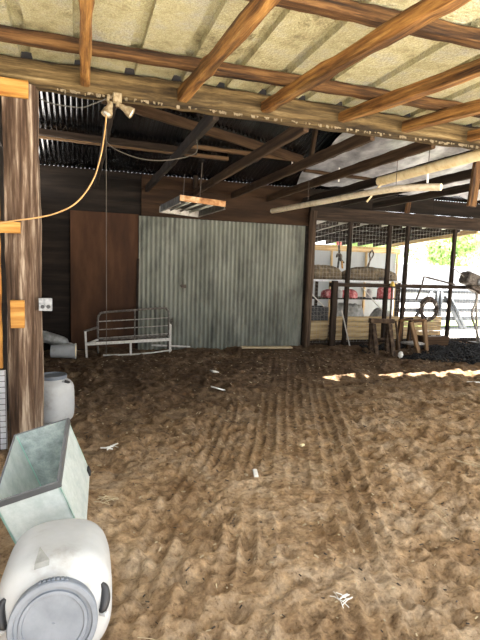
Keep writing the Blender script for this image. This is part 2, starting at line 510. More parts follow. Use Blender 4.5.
def timber(name, p0, p1, w, h, mat, seed=0, jit=0.004, bow=0.0, up=(0, 0, 1), kind=None, parent=None):
    """a rough sawn timber along its own local X axis, worn chamfered edges"""
    rg = random.Random(seed * 13 + 5)
    p0, p1 = Vector(p0), Vector(p1)
    d = p1 - p0
    Ln = d.length
    t = d.normalized()
    upv = Vector(up)
    if abs(t.dot(upv)) > 0.95:
        upv = Vector((0, 1, 0))
    s = upv.cross(t).normalized()
    u = t.cross(s)
    n = max(3, int(Ln / 0.12))
    rings = []
    for i in range(n + 1):
        x = Ln * i / n
        k = bow * math.sin(PI * i / n)
        ch = 0.12 * min(w, h) * (1 + rg.uniform(-.5, .8))
        W, H = w / 2 + rg.uniform(-jit, jit), h / 2 + rg.uniform(-jit, jit)
        q = [(-W + ch, -H), (W - ch, -H), (W, -H + ch), (W, H - ch), (W - ch, H), (-W + ch, H), (-W, H - ch), (-W, -H + ch)]
        rings.append([(x, a + rg.uniform(-jit, jit) * .4, b + k + rg.uniform(-jit, jit) * .4) for a, b in q])
    mb = MB().rings(rings)
    mt = Matrix((t, s, u)).transposed().to_4x4()
    mt.translation = p0
    o = mb.build(name, mat, parent=parent, matrix=mt)
    if kind:
        o['kind'] = kind
    return o


def log_post(name, x, y, z0, z1, r, mat, seed=0, lump=0.012, lean=(0, 0), n=28, taper=0.0):
    rg = np.random.default_rng(seed)
    ph = rg.uniform(0, 6.28, 8)
    nz = max(6, int((z1 - z0) / 0.06))
    rings = []
    for i in range(nz + 1):
        t = i / nz
        z = (z1 - z0) * t
        ring = []
        for k in range(n):
            a = 2 * PI * k / n
            d = r * (1 - taper * t) + lump * (0.5 * math.sin(3 * a + ph[0] + 0.8 * z) + 0.45 * math.sin(7 * a + ph[1] - .5 * z)
                         + 0.35 * math.sin(12 * a + ph[2] + .3 * z) + 0.3 * math.sin(5 * z + 2 * a + ph[3])) + rg.uniform(-.12, .12) * lump
            ring.append((d * math.cos(a) + lean[0] * t, d * math.sin(a) + lean[1] * t, z))
        rings.append(ring)
    return MB().rings(rings).build(name, mat, loc=(x, y, z0), smooth=True, auto=50)


def smooth_path(pts, n=8):
    """Catmull-Rom through the points"""
    P = [Vector(p) for p in pts]
    P = [P[0] * 2 - P[1]] + P + [P[-1] * 2 - P[-2]]
    out = []
    for i in range(1, len(P) - 2):
        for k in range(n):
            t = k / n
            a, b, c, d = P[i - 1], P[i], P[i + 1], P[i + 2]
            out.append(0.5 * (2 * b + (c - a) * t + (2 * a - 5 * b + 4 * c - d) * t * t + (3 * b - a - 3 * c + d) * t ** 3))
    out.append(P[-2])
    return out


# ------------------------------------------------------------------ ground
def vnoise(x, y, s, seed):
    rg = np.random.default_rng(seed)
    T = rg.random((256, 256))
    X, Y = x / s, y / s
    xi, yi = np.floor(X).astype(int), np.floor(Y).astype(int)
    fx, fy = X - xi, Y - yi
    fx, fy = fx * fx * (3 - 2 * fx), fy * fy * (3 - 2 * fy)
    g = lambda a, b: T[a % 256, b % 256]
    return (g(xi, yi) * (1 - fx) * (1 - fy) + g(xi + 1, yi) * fx * (1 - fy) + g(xi, yi + 1) * (1 - fx) * fy + g(xi + 1, yi + 1) * fx * fy) - 0.5


TRK = np.array([2.65, 6.0]) / math.hypot(2.65, 6.0)


def soil_height(x, y):
    h = 0.05 * vnoise(x, y, 0.55, 1) + 0.06 * vnoise(x + 3, y, 0.24, 2) + 0.038 * vnoise(x, y + 7, 0.11, 3) + 0.024 * vnoise(x + 2, y, 0.055, 4)
    u = (x - 0.85) * TRK[1] - (y - 2.0) * TRK[0] + 0.11 * vnoise(x, y, 1.1, 9)
    v = (x - 0.85) * TRK[0] + (y - 2.0) * TRK[1]
    mask = np.exp(-np.maximum(np.abs(u - 0.25) - 0.42, 0) ** 2 / 0.03)
    h = h * (1 - 0.80 * mask)
    rid = 1 - 2 * np.abs(np.sin(PI * (u + 0.012 * vnoise(x, y, 0.15, 31)) / 0.105)) ** 0.7
    h += mask * (0.013 * rid + 0.007 * np.sin(2 * PI * u / 0.34 + 1)) * np.clip(0.75 + 1.7 * vnoise(x, y, 0.42, 12), 0, 1.6) * (0.6 + 1.0 * np.clip((6.5 - y) / 3, 0, 1))
    h -= 0.055 * np.exp(-(((x - 2.02) / 0.11) ** 2 + ((y - 2.48) / 0.07) ** 2)) + 0.06 * np.exp(-(((x - 2.22) / 0.10) ** 2 + ((y - 2.33) / 0.06) ** 2))
    mask2 = np.exp(-np.maximum(np.abs(u + 0.62) - 0.12, 0) ** 2 / 0.01) * (y < 5.5)
    h += mask2 * (0.012 * np.sin(2 * PI * u / 0.1) - 0.012)
    h += 0.10 * np.exp(-(((x + 0.10) / 0.24) ** 2 + ((y - 3.08) / 0.30) ** 2))
    return h


def make_floor():
    ys = [1.15]
    while ys[-1] < 9.5:
        ys.append(ys[-1] + max(0.010, 0.0048 * ys[-1]))
    ys = np.array(ys)
    xs = np.arange(-1.3, 10.2, 0.016)
    X, Y = np.meshgrid(xs, ys)
    H = soil_height(X, Y)
    rg = np.random.default_rng(33)
    # hoof marks and scrapes
    for i in range(2600):
        px, py = rg.uniform(-0.8, 8.5), rg.uniform(1.6, 9.0)
        u = (px - 0.85) * TRK[1] - (py - 2.0) * TRK[0]
        if abs(u - 0.25) < 0.5 and rg.random() < 0.8:
            continue
        if px < 0.35 and py < 3.7:
            continue
        r = rg.uniform(0.025, 0.075)
        dp = r * rg.uniform(0.3, 0.62)
        i0, i1 = np.searchsorted(ys, py - 3 * r), np.searchsorted(ys, py + 3 * r)
        j0, j1 = np.searchsorted(xs, px - 3 * r), np.searchsorted(xs, px + 3 * r)
        d2 = ((X[i0:i1, j0:j1] - px) ** 2 + ((Y[i0:i1, j0:j1] - py) * rg.uniform(.7, 1.3)) ** 2) / r ** 2
        H[i0:i1, j0:j1] += -dp * np.exp(-d2) + dp * 0.45 * np.exp(-(np.sqrt(d2) - 1.4) ** 2 * 4)
    for i in range(2200):
        py = 1.6 + 3.4 * rg.random() ** 1.3
        px = rg.uniform(0.15, 3.6)
        u = (px - 0.85) * TRK[1] - (py - 2.0) * TRK[0]
        if abs(u - 0.25) < 0.45 and rg.random() < 0.6:
            continue
        r = rg.uniform(0.016, 0.030)
        i0, i1 = np.searchsorted(ys, py - 2.5 * r), np.searchsorted(ys, py + 2.5 * r)
        j0, j1 = np.searchsorted(xs, px - 2.5 * r), np.searchsorted(xs, px + 2.5 * r)
        d2 = ((X[i0:i1, j0:j1] - px) ** 2 + (Y[i0:i1, j0:j1] - py) ** 2) / r ** 2
        H[i0:i1, j0:j1] += -1.15 * r * np.exp(-d2)
    # ant-lion pits in the loose soil near the front
    for px, py, r in ((0.925, 1.87, 0.050), (1.085, 1.915, 0.046), (1.2, 1.98, 0.022), (0.03, 2.32, 0.02), (0.55, 1.86, 0.016), (0.42, 2.1, 0.014), (1.02, 1.80, 0.016)):
        d = np.sqrt((X - px) ** 2 + (Y - py) ** 2)
        near = np.clip((r * 1.5 - d) / (r * 0.5), 0, 1)
        iy, ix = np.searchsorted(ys, py), np.searchsorted(xs, px)
        H = H * (1 - near) + near * float(H[iy - 3:iy + 4, ix - 3:ix + 4].mean())
        H += -np.clip(r - d, 0, None) * 1.3 + 0.010 * np.exp(-((d - r * 1.25) / (r * 0.4)) ** 2)
    H = np.maximum(H, -0.074)
    ny, nx = X.shape
    me = bpy.data.meshes.new('floor')
    co = np.stack([X, Y, H], -1).reshape(-1, 3).astype(np.float32)
    idx = np.arange(ny * nx).reshape(ny, nx)
    q = np.stack([idx[:-1, :-1], idx[:-1, 1:], idx[1:, 1:], idx[1:, :-1]], -1).reshape(-1, 4)
    me.vertices.add(len(co))
    me.vertices.foreach_set('co', co.ravel())
    me.loops.add(q.size)
    me.loops.foreach_set('vertex_index', q.ravel())
    me.polygons.add(len(q))
    me.polygons.foreach_set('loop_start', np.arange(0, q.size, 4))
    me.polygons.foreach_set('loop_total', np.full(len(q), 4))
    me.update()
    me.polygons.foreach_set('use_smooth', [True] * len(q))
    o = bpy.data.objects.new('floor', me)
    COL.objects.link(o)
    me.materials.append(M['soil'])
    o['kind'] = 'structure'
    return o


make_floor()


def slab(name, x0, x1, y0, y1, z0, z1, mat):
    return MB().box(((x0 + x1) / 2, (y0 + y1) / 2, (z0 + z1) / 2), (x1 - x0, y1 - y0, z1 - z0)).build(name, mat, kind='structure')


slab('ground', -40, 70, -40, 90, -0.5, -0.08, M['gravel'])
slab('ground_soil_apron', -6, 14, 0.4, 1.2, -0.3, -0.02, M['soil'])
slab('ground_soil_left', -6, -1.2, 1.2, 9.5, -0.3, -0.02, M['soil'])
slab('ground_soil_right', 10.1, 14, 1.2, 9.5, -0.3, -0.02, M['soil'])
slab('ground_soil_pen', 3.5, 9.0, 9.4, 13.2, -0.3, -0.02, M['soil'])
slab('ground_grass', 9.6, 18, 12.3, 15.0, -0.3, -0.05, M['grass'])


# ------------------------------------------------------------------ front lean-to roof
def front_roof():
    prof = []
    x = -4.0
    z0 = 3.265
    while x < 12.0:
        prof += [(x, z0), (x + 0.10, z0), (x + 0.20, z0 - 0.004), (x + 0.315, z0), (x + 0.32, z0 + 0.045), (x + 0.36, z0 + 0.05), (x + 0.40, z0 + 0.045)]
        x += 0.405
    ys = np.linspace(1.25, 4.42, 14)
    vs, fs = [], []
    for y in ys:
        for (px, pz) in prof:
            vs.append((px, y, pz))
    n = len(prof)
    for i in range(len(ys) - 1):
        for j in range(n - 1):
            fs.append((i * n + j, i * n + j + 1, (i + 1) * n + j + 1, (i + 1) * n + j))
    mb = MB().add(vs, fs)
    o = mb.build('ceiling', M['ceiling'], kind='structure')
    sol = o.modifiers.new('thickness', 'SOLIDIFY')
    sol.thickness = 0.006
    sol.offset = 1
    return o


front_roof()
# purlins under the sheets
tag(timber('purlin', (-3.5, 3.90, 3.208), (8.5, 3.84, 3.208), 0.09, 0.085, M['brown_wood'], 1),
    'brown wooden purlin just in front of the big header beam, under the cream roof sheets', 'purlin')
tag(timber('purlin', (0.75, 2.75, 3.208), (8.5, 2.66, 3.208), 0.10, 0.085, M['brown_wood'], 2),
    'brown wooden purlin at the top right, nearest the camera', 'purlin')
# rafters, each spiked to the front face of the header
RAFT = [((0.045, 4.28, 3.115), (0.033, 1.30, 3.046), 'orange rafter running straight back at the left, above the floodlight', 0.075),
        ((0.845, 4.28, 3.105), (0.987, 1.30, 3.020), 'orange rafter left of centre, second from the left post', 0.085),
        ((1.615, 4.28, 3.105), (1.870, 1.30, 3.012), 'long orange rafter in the middle of the cream ceiling, third from the left post', 0.095),
        ((2.405, 4.28, 3.115), (2.846, 1.30, 3.046), 'brown knotty rafter right of centre, fourth from the left post', 0.095),
        ((3.13, 4.28, 3.11), (3.794, 1.30, 3.053), 'dark orange rafter at the right edge, above the hanging board stub', 0.10),
        ((3.95, 4.28, 3.11), (4.719, 1.30, 3.061), 'short visible rafter end in the far right corner of the ceiling', 0.10)]
for i, (a, b, lab, w) in enumerate(RAFT):
    tag(timber('rafter', a, b, w, 0.10, M['orange_wood'], 10 + i, 0.005, 0.012 * (-1) ** i), lab, 'rafter')
# the header beam
tag(timber('header_beam', (-2.5, 4.40, 3.135), (10.5, 4.40, 3.135), 0.13, 0.215, M['header_wood'], 31, 0.007),
    'heavy weathered grey-brown header beam spanning the whole shed front', 'beam')

# ragged cobwebs and splinters on the lower edge of the header
mb = MB()
rg = random.Random(4)
for i in range(150):
    x = rg.uniform(-0.2, 4.5)
    y = 4.335 + rg.uniform(-0.012, 0.008)
    ln = rg.uniform(0.008, 0.03)
    w = rg.uniform(0.006, 0.03)
    mb.add([(x, y, 3.04), (x + w, y - 0.004, 3.036), (x + w * rg.uniform(.3, 1.1), y - 0.008, 3.034 - ln), (x + w * rg.uniform(-.2, .3), y + 0.004, 3.034 - ln * rg.uniform(.4, 1))],
           [(0, 1, 2, 3)])
tag(mb.build('cobweb', M['web']), 'dusty cobwebs and splinters along the bottom edge of the header beam', 'cobweb', kind='stuff')

# ------------------------------------------------------------------ main barn shell
SL, ZB, YB = 0.29, 3.36, 9.40


def roof_z(y):
    return ZB + SL * (YB - y)


def barn_roof():
    """corrugated sheets falling towards the back wall, with a ragged slot between two courses on the right"""
    rg = np.random.default_rng(5)
    xs = np.arange(-0.85, 12.6, 0.0127)
    wave = 0.009 * np.sin(2 * PI * xs / 0.0762)
    edge = 6.50 + 0.05 * np.interp(xs, np.arange(-1, 14, 0.09), rg.uniform(-1, 1, 167)) + 0.03 * np.interp(xs, np.arange(-1, 14, 0.5), rg.uniform(-1, 1, 30))
    openw = np.where(xs > 6.2, 0.16 + 0.10 * np.clip((xs - 7.6) / 0.8, 0, 1.2) + 0.17 * np.interp(xs, np.arange(-1, 14, 0.16), rg.uniform(-1.0, 0.8, 94)), -0.25)
    front_edge = edge - openw
    obs = []
    for name, rows in (('ceiling_barn', [edge, edge + 0.3, np.full_like(xs, 7.8), np.full_like(xs, 9.46)]),
                       ('ceiling_barn_upper', [np.full_like(xs, 4.36), np.full_like(xs, 5.4), front_edge])):
        off = 0.03 if 'upper' in name else 0.0
        vs, fs = [], []
        n = len(xs)
        for r in rows:
            for x, y, w in zip(xs, r, wave):
                vs.append((x, y, roof_z(y) + w + off))
        for i in range(len(rows) - 1):
            for j in range(n - 1):
                fs.append((i * n + j, i * n + j + 1, (i + 1) * n + j + 1, (i + 1) * n + j))
        obs.append(MB().add(vs, fs).build(name, M['galv_roof'], kind='structure', smooth=True))
    return obs


barn_roof()
# unseen boarded wall above the header, added to block light between the roofs
mb = MB()
for i in range(8):
    mb.box((4.8, 4.49 + 0.004 * (i % 2), 3.34 + 0.19 * i), (15, 0.03, 0.20))
mb.build('light_blocker_front', M['wall_board'], kind='structure')
# boarded wall out of view, added to block light coming from the left
mb = MB()
for i in range(17):
    mb.box((-2.1 + 0.004 * (i % 2), 1.1, 0.1 + 0.19 * i), (0.03, 6.6, 0.2))
mb.build('light_blocker_left', M['wall_board'], kind='structure')
# left wall, open strip under the roof
mb = MB()
for i in range(14):
    mb.box((-0.78 + 0.004 * (i % 2), 7.05, 0.1 + 0.2 * i), (0.03, 4.9, 0.205), ch=0.004)
for i in range(16):
    y = 4.6 + 0.306 * (i + 0.5)
    h = max(0.02, roof_z(y) - 0.62 - 2.85)
    mb.box((-0.80 + 0.004 * (i % 2), y, 2.85 + h / 2), (0.03, 0.31, h))
mb.build('wall_left', M['wall_board'], kind='structure')
for k, y in enumerate((5.9, 7.4)):
    timber('trim_left', (-0.72, y, 0), (-0.72, y, roof_z(y) - .05), 0.10, 0.09, M['dark_wood'], 40 + k, kind='structure')

# back wall: old boards at the left and above, plywood and corrugated steel in front
mb = MB()
for i in range(18):
    z = 0.1 + 0.2 * i
    if z < 3.25:
        mb.box((1.9, 9.43 + 0.004 * (i % 3), z), (5.5, 0.03, 0.21), ch=0.003)
mb.box((1.9, 9.455, 3.265), (5.5, 0.03, 0.16))
mb.build('wall_back', M['wall_board'], kind='structure')
mb = MB()
for i, (z0, z1) in enumerate(((2.56, 2.80), (2.805, 3.07), (3.075, 3.33))):
    mb.box((2.85, 9.385 - 0.004 * i, (z0 + z1) / 2), (3.5, 0.03, z1 - z0), ch=0.005)
mb.build('wall_back_upper', M['upper_board'], kind='structure')
tag(MB().box((0.44, 9.365, 1.30), (1.22, 0.018, 2.55), ch=0.003).build('plywood_sheet', M['plywood']),
    'rust-brown plywood sheet left of the corrugated steel wall', 'plywood sheet')
# corrugated steel sheets on the back wall
xs = np.arange(1.055, 4.52, 0.0127)
prof = 0.012 * np.sin(2 * PI * xs / 0.0889)
vs, fs = [], []
zz = np.linspace(-0.05, 2.55, 6)
n = len(xs)
for z in zz:
    for x, w in zip(xs, prof):
        vs.append((x, 9.335 + w + 0.002 * (int((x - 1.05) / 0.66) % 2), z))
for i in range(len(zz) - 1):
    for j in range(n - 1):
        fs.append((i * n + j, i * n + j + 1, (i + 1) * n + j + 1, (i + 1) * n + j))
MB().add(vs, fs).build('wall_back_corrugated', M['galv_wall'], kind='structure', smooth=True)
mb = MB()
for i in range(5):
    mb.box((4.6 + 1.62 * i + 0.8, 9.44 + 0.004 * (i % 2), 3.17 + 0.004 * (i % 2)), (1.615, 0.03, 0.36 - 0.012 * (i % 3)))
mb.build('wall_back_right', M['wall_board'], kind='structure')
mb = MB()
for i in range(10):
    mb.box((12.3, 6.9, 2.15 + 0.2 * i + 0.1), (0.03, 5.0 if i < 6 else 3.9 - 0.85 * (i - 6), 0.205))
mb.build('light_blocker_right', M['wall_board'], kind='structure')  # upper wall out of view, added to cut light entering from the right
# latch hole
t = thing('door_latch', 'small dark latch on the corrugated steel wall', 'latch', (1.93, 9.315, 1.24))
MB().box((0, 0, 0), (0.10, 0.012, 0.07), ch=0.003).build('latch_plate', M['iron'], t)
MB().tube([(-0.08, -0.015, 0.012), (0.04, -0.015, -0.008)], 0.010).build('latch_bolt', M['iron'], t)
tag(timber('board_strip', (1.02, 9.31, 0.02), (1.045, 9.325, 1.75), 0.045, 0.025, M['dark_wood'], 51),
    'narrow dark board leaning where plywood meets corrugated steel', 'board')

# purlins of the barn roof
tag(timber('barn_purlin', (-0.75, 8.38, 3.585), (2.52, 8.50, 3.565), 0.09, 0.055, M['light_board'], 60),
    'pale brown roof purlin at the left, crossing the dark corrugated roof', 'purlin')
tag(timber('barn_purlin', (1.78, 8.20, 3.64), (3.90, 8.26, 3.625), 0.09, 0.06, M['light_board'], 61),
    'pale brown roof purlin lapped beside the longer one, over the hanging light', 'purlin')
tag(timber('barn_purlin', (3.93, 8.28, 3.455), (5.5, 8.36, 3.43), 0.08, 0.05, M['joist_wood'], 62),
    'dark roof purlin under the silver foil at the right', 'purlin')
tag(timber('barn_purlin', (-0.75, 8.20, 3.61), (1.9, 8.30, 3.585), 0.09, 0.10, M['dark_wood'], 63),
    'black-brown purlin right above the pale left purlin', 'purlin')
tag(timber('roof_brace', (0.30, 7.15, 3.90), (3.82, 8.17, 3.61), 0.05, 0.15, M['joist_wood'], 64),
    'long brown diagonal brace board under the dark roof', 'brace')
# ceiling joists from the header to the back wall
JO = [(0.28, 'dark joist directly behind the floodlight on the header'), (1.20, 'dark joist running back to the wall left of the hanging light'),
      (2.12, 'joist running back above the rusty hanging light'), (2.88, 'brown joist running back in front of the silver foil, left one'),
      (3.65, 'brown joist crossing the middle of the silver foil'), (4.45, 'dark joist beside the cream tube'),
      (5.25, 'dark joist low at the right, below the silver foil'), (6.05, 'farthest right dark joist under the barn roof')]
for i, (x, lab) in enumerate(JO):
    mat = M['joist_wood'] if i in (2, 3, 4) else M['dark_wood']
    tag(timber('joist', (x, 4.47, 3.06), (x, 9.34 if x < 4.5 else 9.2, 3.06), 0.055, 0.13, mat, 70 + i), lab, 'joist')
tag(timber('king_strut', (2.12, 9.30, 3.13), (2.12, 9.30, 3.37), 0.09, 0.07, M['dark_wood'], 80), 'short dark strut on the back wall at the end of a joist', 'strut')
tag(timber('roof_strut', (2.98, 6.1, 3.13), (3.25, 6.45, 3.95), 0.05, 0.07, M['joist_wood'], 81, up=(0, 1, 0)), 'slanting brown strut rising from the left joist in front of the foil', 'strut')

# silver foil sagging under the right part of the roof
nx, ny = 60, 40
X, Y = np.meshgrid(np.linspace(4.05, 9.2, nx), np.linspace(6.75, 9.0, ny))
Z = ZB + SL * (YB - Y) - 0.10 + 0.10 * vnoise(X, Y, 0.6, 21) + 0.06 * vnoise(X, Y + 3, 0.28, 22) - 0.05 * np.abs(np.sin(PI * X / 0.9))
Xj = X + 0.12 * vnoise(Y, X, 0.5, 23) * (np.abs(X - 6.6) > 2.4)
mb = MB().add(np.stack([Xj, Y, Z], -1).reshape(-1, 3).tolist(),
              [(i * nx + j, i * nx + j + 1, (i + 1) * nx + j + 1, (i + 1) * nx + j) for i in range(ny - 1) for j in range(nx - 1)])
o = mb.build('foil_sheet', M['foil'], smooth=True)
tag(o, 'crumpled silver insulation foil sagging under the roof at the right', 'insulation foil')
# white strips dangling from the roof
for (x, y, z, h, lab) in ((4.62, 8.22, 3.43, 0.26, 'narrow white plastic strip hanging left of the silver foil'), (3.64, 8.19, 3.50, 0.20, 'narrow white plastic strip hanging right above the corrugated wall corner'),
                          (4.45, 5.52, 2.925, 0.145, 'short white plastic strip hanging above the pen beam below the cream tube')):
    tag(MB().box((0, 0, 0), (0.03, 0.004, h)).build('plastic_strip', M['paper_white'], loc=(x, y, z)), lab, 'plastic strip')

# ------------------------------------------------------------------ the rough front post with its blocks and the floodlight
p = log_post('shed_post', -0.455, 4.40, -0.05, 3.03, 0.133, M['post_bark'], 3, 0.016)
tag(p, 'thick weathered log post at the left carrying the header beam', 'post')
tag(timber('bearing_board', (-1.5, 4.235, 2.965), (-0.375, 4.235, 2.965), 0.05, 0.13, M['fresh_wood'], 90, 0.002),
    'fresh orange board under the header at the top of the log post', 'board')
tag(timber('cleat_board', (-1.3, 4.235, 1.905), (-0.45, 4.235, 1.905), 0.045, 0.09, M['fresh_wood'], 91, 0.002),
    'fresh orange cleat on the log post where the yellow cord ends', 'board')
tag(MB().box((0, 0, 0), (0.105, 0.035, 0.225), ch=0.004).build('wood_block', M['fresh_wood'], loc=(-0.482, 4.232, 1.215)),
    'small upright orange wood block nailed to the log post', 'block')
tag(timber('fence_board', (-0.66, 4.36, 0.75), (-0.66, 4.36, 2.89), 0.09, 0.04, M['fresh_wood'], 92),
    'upright pale board left of the log post at the photo edge', 'board')
# wire mesh panel with a pale sheet behind, left of the post
t = thing('mesh_panel', 'wire mesh panel backed by a white sheet left of the log post', 'fence panel', (-1.1, 4.42, 0))
MB().box((0, 0.04, 0.36), (0.98, 0.012, 0.70)).build('backing_sheet', M['pale_siding'], t)
mb = MB()
for i in range(21):
    mb.box((-0.49 + 0.049 * i, -0.005, 0.36), (0.004, 0.004, 0.70))
for i in range(15):
    mb.box((0, 0, 0.02 + 0.05 * i), (0.98, 0.004, 0.004))
mb.build('wire_mesh', M['iron'], t)

# metal outlet box on the post
t = thing('outlet_box', 'grey metal electrical outlet box on the right side of the log post', 'outlet box', (-0.275, 4.31, 1.29))
MB().box((0, 0, 0), (0.10, 0.06, 0.105), ch=0.006).build('box_body', M['grey_steel'], t)
MB().box((0, -0.034, 0), (0.104, 0.006, 0.108), ch=0.002).build('cover_plate', M['grey_steel'], t)
for dx in (-0.022, 0.022):
    mb = MB()
    mb.lathe([(0.016, 0), (0.016, 0.004)], 16, Matrix.Rotation(PI / 2, 3, 'X'), (dx, -0.037, -0.018))
    mb.build('socket', M['black_plastic'], t)

# security floodlight under the header
t = thing('floodlight', 'beige twin-head security floodlight hanging under the header beam', 'floodlight', (0.28, 4.30, 2.985))
MB().box((0.02, 0.0, 0.03), (0.072, 0.05, 0.08), ch=0.006).build('junction_box', M['lamp_beige'], t)
MB().tube([(0.02, 0, -0.0), (0.02, -0.01, -0.04)], 0.014).build('stem', M['lamp_beige'], t)


def lamp_head(base, d, name='lamp_head'):
    d = Vector(d).normalized()
    rot = d.to_track_quat('Z', 'Y').to_matrix()
    mb = MB()
    mb.lathe([(0.015, -0.02), (0.022, 0.0), (0.026, 0.03), (0.040, 0.06), (0.046, 0.10), (0.043, 0.10), (0.036, 0.065), (0.01, 0.05)], 20, rot, base)
    h = mb.build(name, M['lamp_beige'], t, smooth=True, auto=40)
    MB().lathe([(0.042, 0.085), (0.030, 0.095), (0.0005, 0.098)], 20, rot, base).build('lens', M['tube_glass'], h, smooth=True)


lamp_head((-0.035, -0.01, -0.03), (-0.35, -0.25, -1))
lamp_head((0.055, -0.01, -0.035), (0.9, -0.2, -0.55))
MB().tube([(-0.05, 0.01, 0.05), (-0.055, 0, 0.0), (-0.04, -0.01, -0.03)], 0.012).build('bracket_arm', M['lamp_beige'], t)
MB().tube([(0.03, 0, 0.0), (0.05, -0.01, -0.03)], 0.012).build('bracket_arm', M['lamp_beige'], t)

# yellow cord from the floodlight down to the cleat
cord = smooth_path([(0.215, 4.28, 2.90), (0.20, 4.26, 2.74), (0.165, 4.22, 2.52), (0.10, 4.2, 2.31), (-0.02, 4.17, 2.13), (-0.17, 4.17, 2.035),
                    (-0.33, 4.17, 1.985), (-0.48, 4.17, 1.955), (-0.62, 4.19, 1.925)], 8)
tag(MB().tube(cord, 0.006, 8).build('extension_cord', M['cord_yellow'], smooth=True), 'yellow-orange cord curving from the floodlight down to the log post', 'cord')
c2 = smooth_path([(0.21, 4.31, 3.0), (0.12, 4.3, 2.95), (0.02, 4.3, 2.905), (-0.1, 4.3, 2.90), (-0.22, 4.31, 2.91), (-0.30, 4.33, 2.94)], 8)
tag(MB().tube(c2, 0.005, 6).build('cable', M['cable_grey'], smooth=True), 'thin grey cable sagging between floodlight and log post', 'cable')
c3 = smooth_path([(0.26, 5.2, 2.99), (0.28, 5.2, 2.84), (0.55, 5.2, 2.74), (0.85, 5.2, 2.74), (1.17, 5.2, 2.84), (1.19, 5.2, 2.99)], 8)
tag(MB().tube(c3, 0.005, 6).build('cable', M['string_grey'], smooth=True), 'thin grey cable looping between two joists behind the floodlight', 'cable')
tag(MB().tube([(0.275, 5.6, 2.99), (0.28, 5.6, 0.9), (0.275, 5.6, 0.6)], 0.0035, 6).build('hanging_string', M['string_grey']), 'thin string hanging straight down left of the corrugated wall', 'string')

# board stub hanging from the header at the right
tag(timber('hanging_stub', (4.25, 4.495, 2.42), (4.31, 4.495, 3.10), 0.115, 0.045, M['brown_wood'], 95, up=(0, 1, 0)), 'short board stub hanging from the header at the right edge', 'board')

# ------------------------------------------------------------------ rusty troffer light
dirv = Vector((0.06, 1.0, 0.02)).normalized()
t = thing('ceiling_light', 'rusty fluorescent light fixture hanging crooked below a joist', 'light fixture', (1.48, 6.80, 2.415), Matrix.Rotation(math.radians(3), 3, 'Z') @ Matrix.Rotation(math.radians(3), 3, 'Y'))
W, Ln = 0.60, 1.22
mb = MB()
mb.box((0, 0, 0.105), (W, Ln, 0.008))
mb.box((-W / 2, 0, 0.055), (0.006, Ln, 0.10))
mb.box((W / 2, 0, 0.055), (0.006, Ln, 0.10))
mb.build('housing', M['reflector'], t)
MB().box((0, -Ln / 2, 0.07), (W + 0.02, 0.014, 0.075), ch=0.003).build('end_lip', M['rust'], t)
MB().box((0, Ln / 2, 0.045), (W + 0.02, 0.05, 0.09), ch=0.003).build('end_lip', M['white_paint'], t)
mb = MB()
for x in (-W / 2, W / 2):
    mb.box((x, 0, 0.004), (0.03, Ln, 0.006))
mb.build('flange', M['grey_paint'], t)
for x in (-0.15, 0.0, 0.15):
    MB().tube([(x, -Ln / 2 + 0.05, 0.05), (x, Ln / 2 - 0.05, 0.05)], 0.016, 10).build('fluorescent_tube', M['tube_glass'], t, smooth=True)
for x in (-0.075, 0.075):
    MB().box((x, 0, 0.085), (0.05, Ln - 0.06, 0.035)).build('ballast_cover', M['iron'], t)
for y in (-0.45, 0.45):
    MB().tube([(0.0, y, 0.10), (0.0, y, 0.585)], 0.005, 6).build('hanger_wire', M['iron'], t)

# ------------------------------------------------------------------ pipes under the roof at the right
pp = smooth_path([(3.13, 7.80, 2.62), (3.33, 6.5, 2.63), (3.58, 5.35, 2.655), (3.72, 4.95, 2.65), (3.90, 4.60, 2.625)], 10)
t = thing('plastic_pipe', 'long off-white plastic pipe hanging below the joists at the right', 'pipe', (3.13, 7.8, 2.62))
MB().tube([q - Vector((3.13, 7.8, 2.62)) for q in pp], 0.041, 14).build('pipe_length', M['pvc'], t, smooth=True, auto=40)
for q, dz in ((pp[8], 0.36), (pp[25], 0.335)):
    q = q - Vector((3.13, 7.8, 2.62))
    MB().tube([q, q + Vector((0, 0, dz))], 0.004, 6).build('hanger_wire', M['iron'], t)
t = thing('cream_tube', 'thick cream-yellow tube with rounded end hanging from the header at the right', 'tube', (3.92, 5.84, 2.88))
a, b = Vector((0, 0, 0)), Vector((0.20, -1.98, 0.06))
n_ = (b - a).normalized()
pts = [a + n_ * -0.03, a + n_ * -0.02, a, a + n_ * 0.02, b * 0.5, b]
MB().tube(pts, [0.02, 0.055, 0.066, 0.06, 0.06, 0.06], 18).build('tube_body', M['cream_plastic'], t, smooth=True, auto=50)
MB().tube([(0.06, -.9, 0.03), (0.06, -.9, 0.3)], 0.004, 6).build('hanger_wire', M['iron'], t)
MB().tube([(-0.02, -0.05, -0.05), (-0.11, 0.12, -0.27)], 0.012, 8).build('pull_stick', M['cream_plastic'], t)

# ------------------------------------------------------------------ open bay on the right: posts, beam, rail, mesh
tag(timber('bay_beam', (4.60, 9.33, 2.83), (11.5, 9.33, 2.83), 0.12, 0.29, M['dark_wood'], 100), 'brown beam over the open animal pen at the right', 'beam')
p = log_post('bark_post', 4.60, 9.24, -0.05, 2.86, 0.075, M['dark_post'], 11, 0.012, (0.03, 0))
tag(p, 'crooked bark post at the right end of the corrugated wall', 'post')
for i, (x, lab) in enumerate(((5.57, 'dark pen post nearest the short blackish post'), (6.58, 'dark pen post left of the brass bell on the rail'),
                              (7.06, 'dark pen post just right of the brass bell on the rail'), (8.38, 'dark pen post right of the wire coil, before the engine'),)):
    tag(timber('pen_post', (x, 9.31, -0.05), (x + 0.01, 9.31, 2.685), 0.085, 0.085, M['dark_wood'], 101 + i, up=(0, 1, 0)), lab, 'post')
tag(timber('roof_prop', (7.02, 9.33, 2.975), (7.05, 9.30, 3.36), 0.10, 0.06, M['brown_wood'], 107, up=(0, 1, 0)), 'short brown prop standing on the pen beam', 'post')
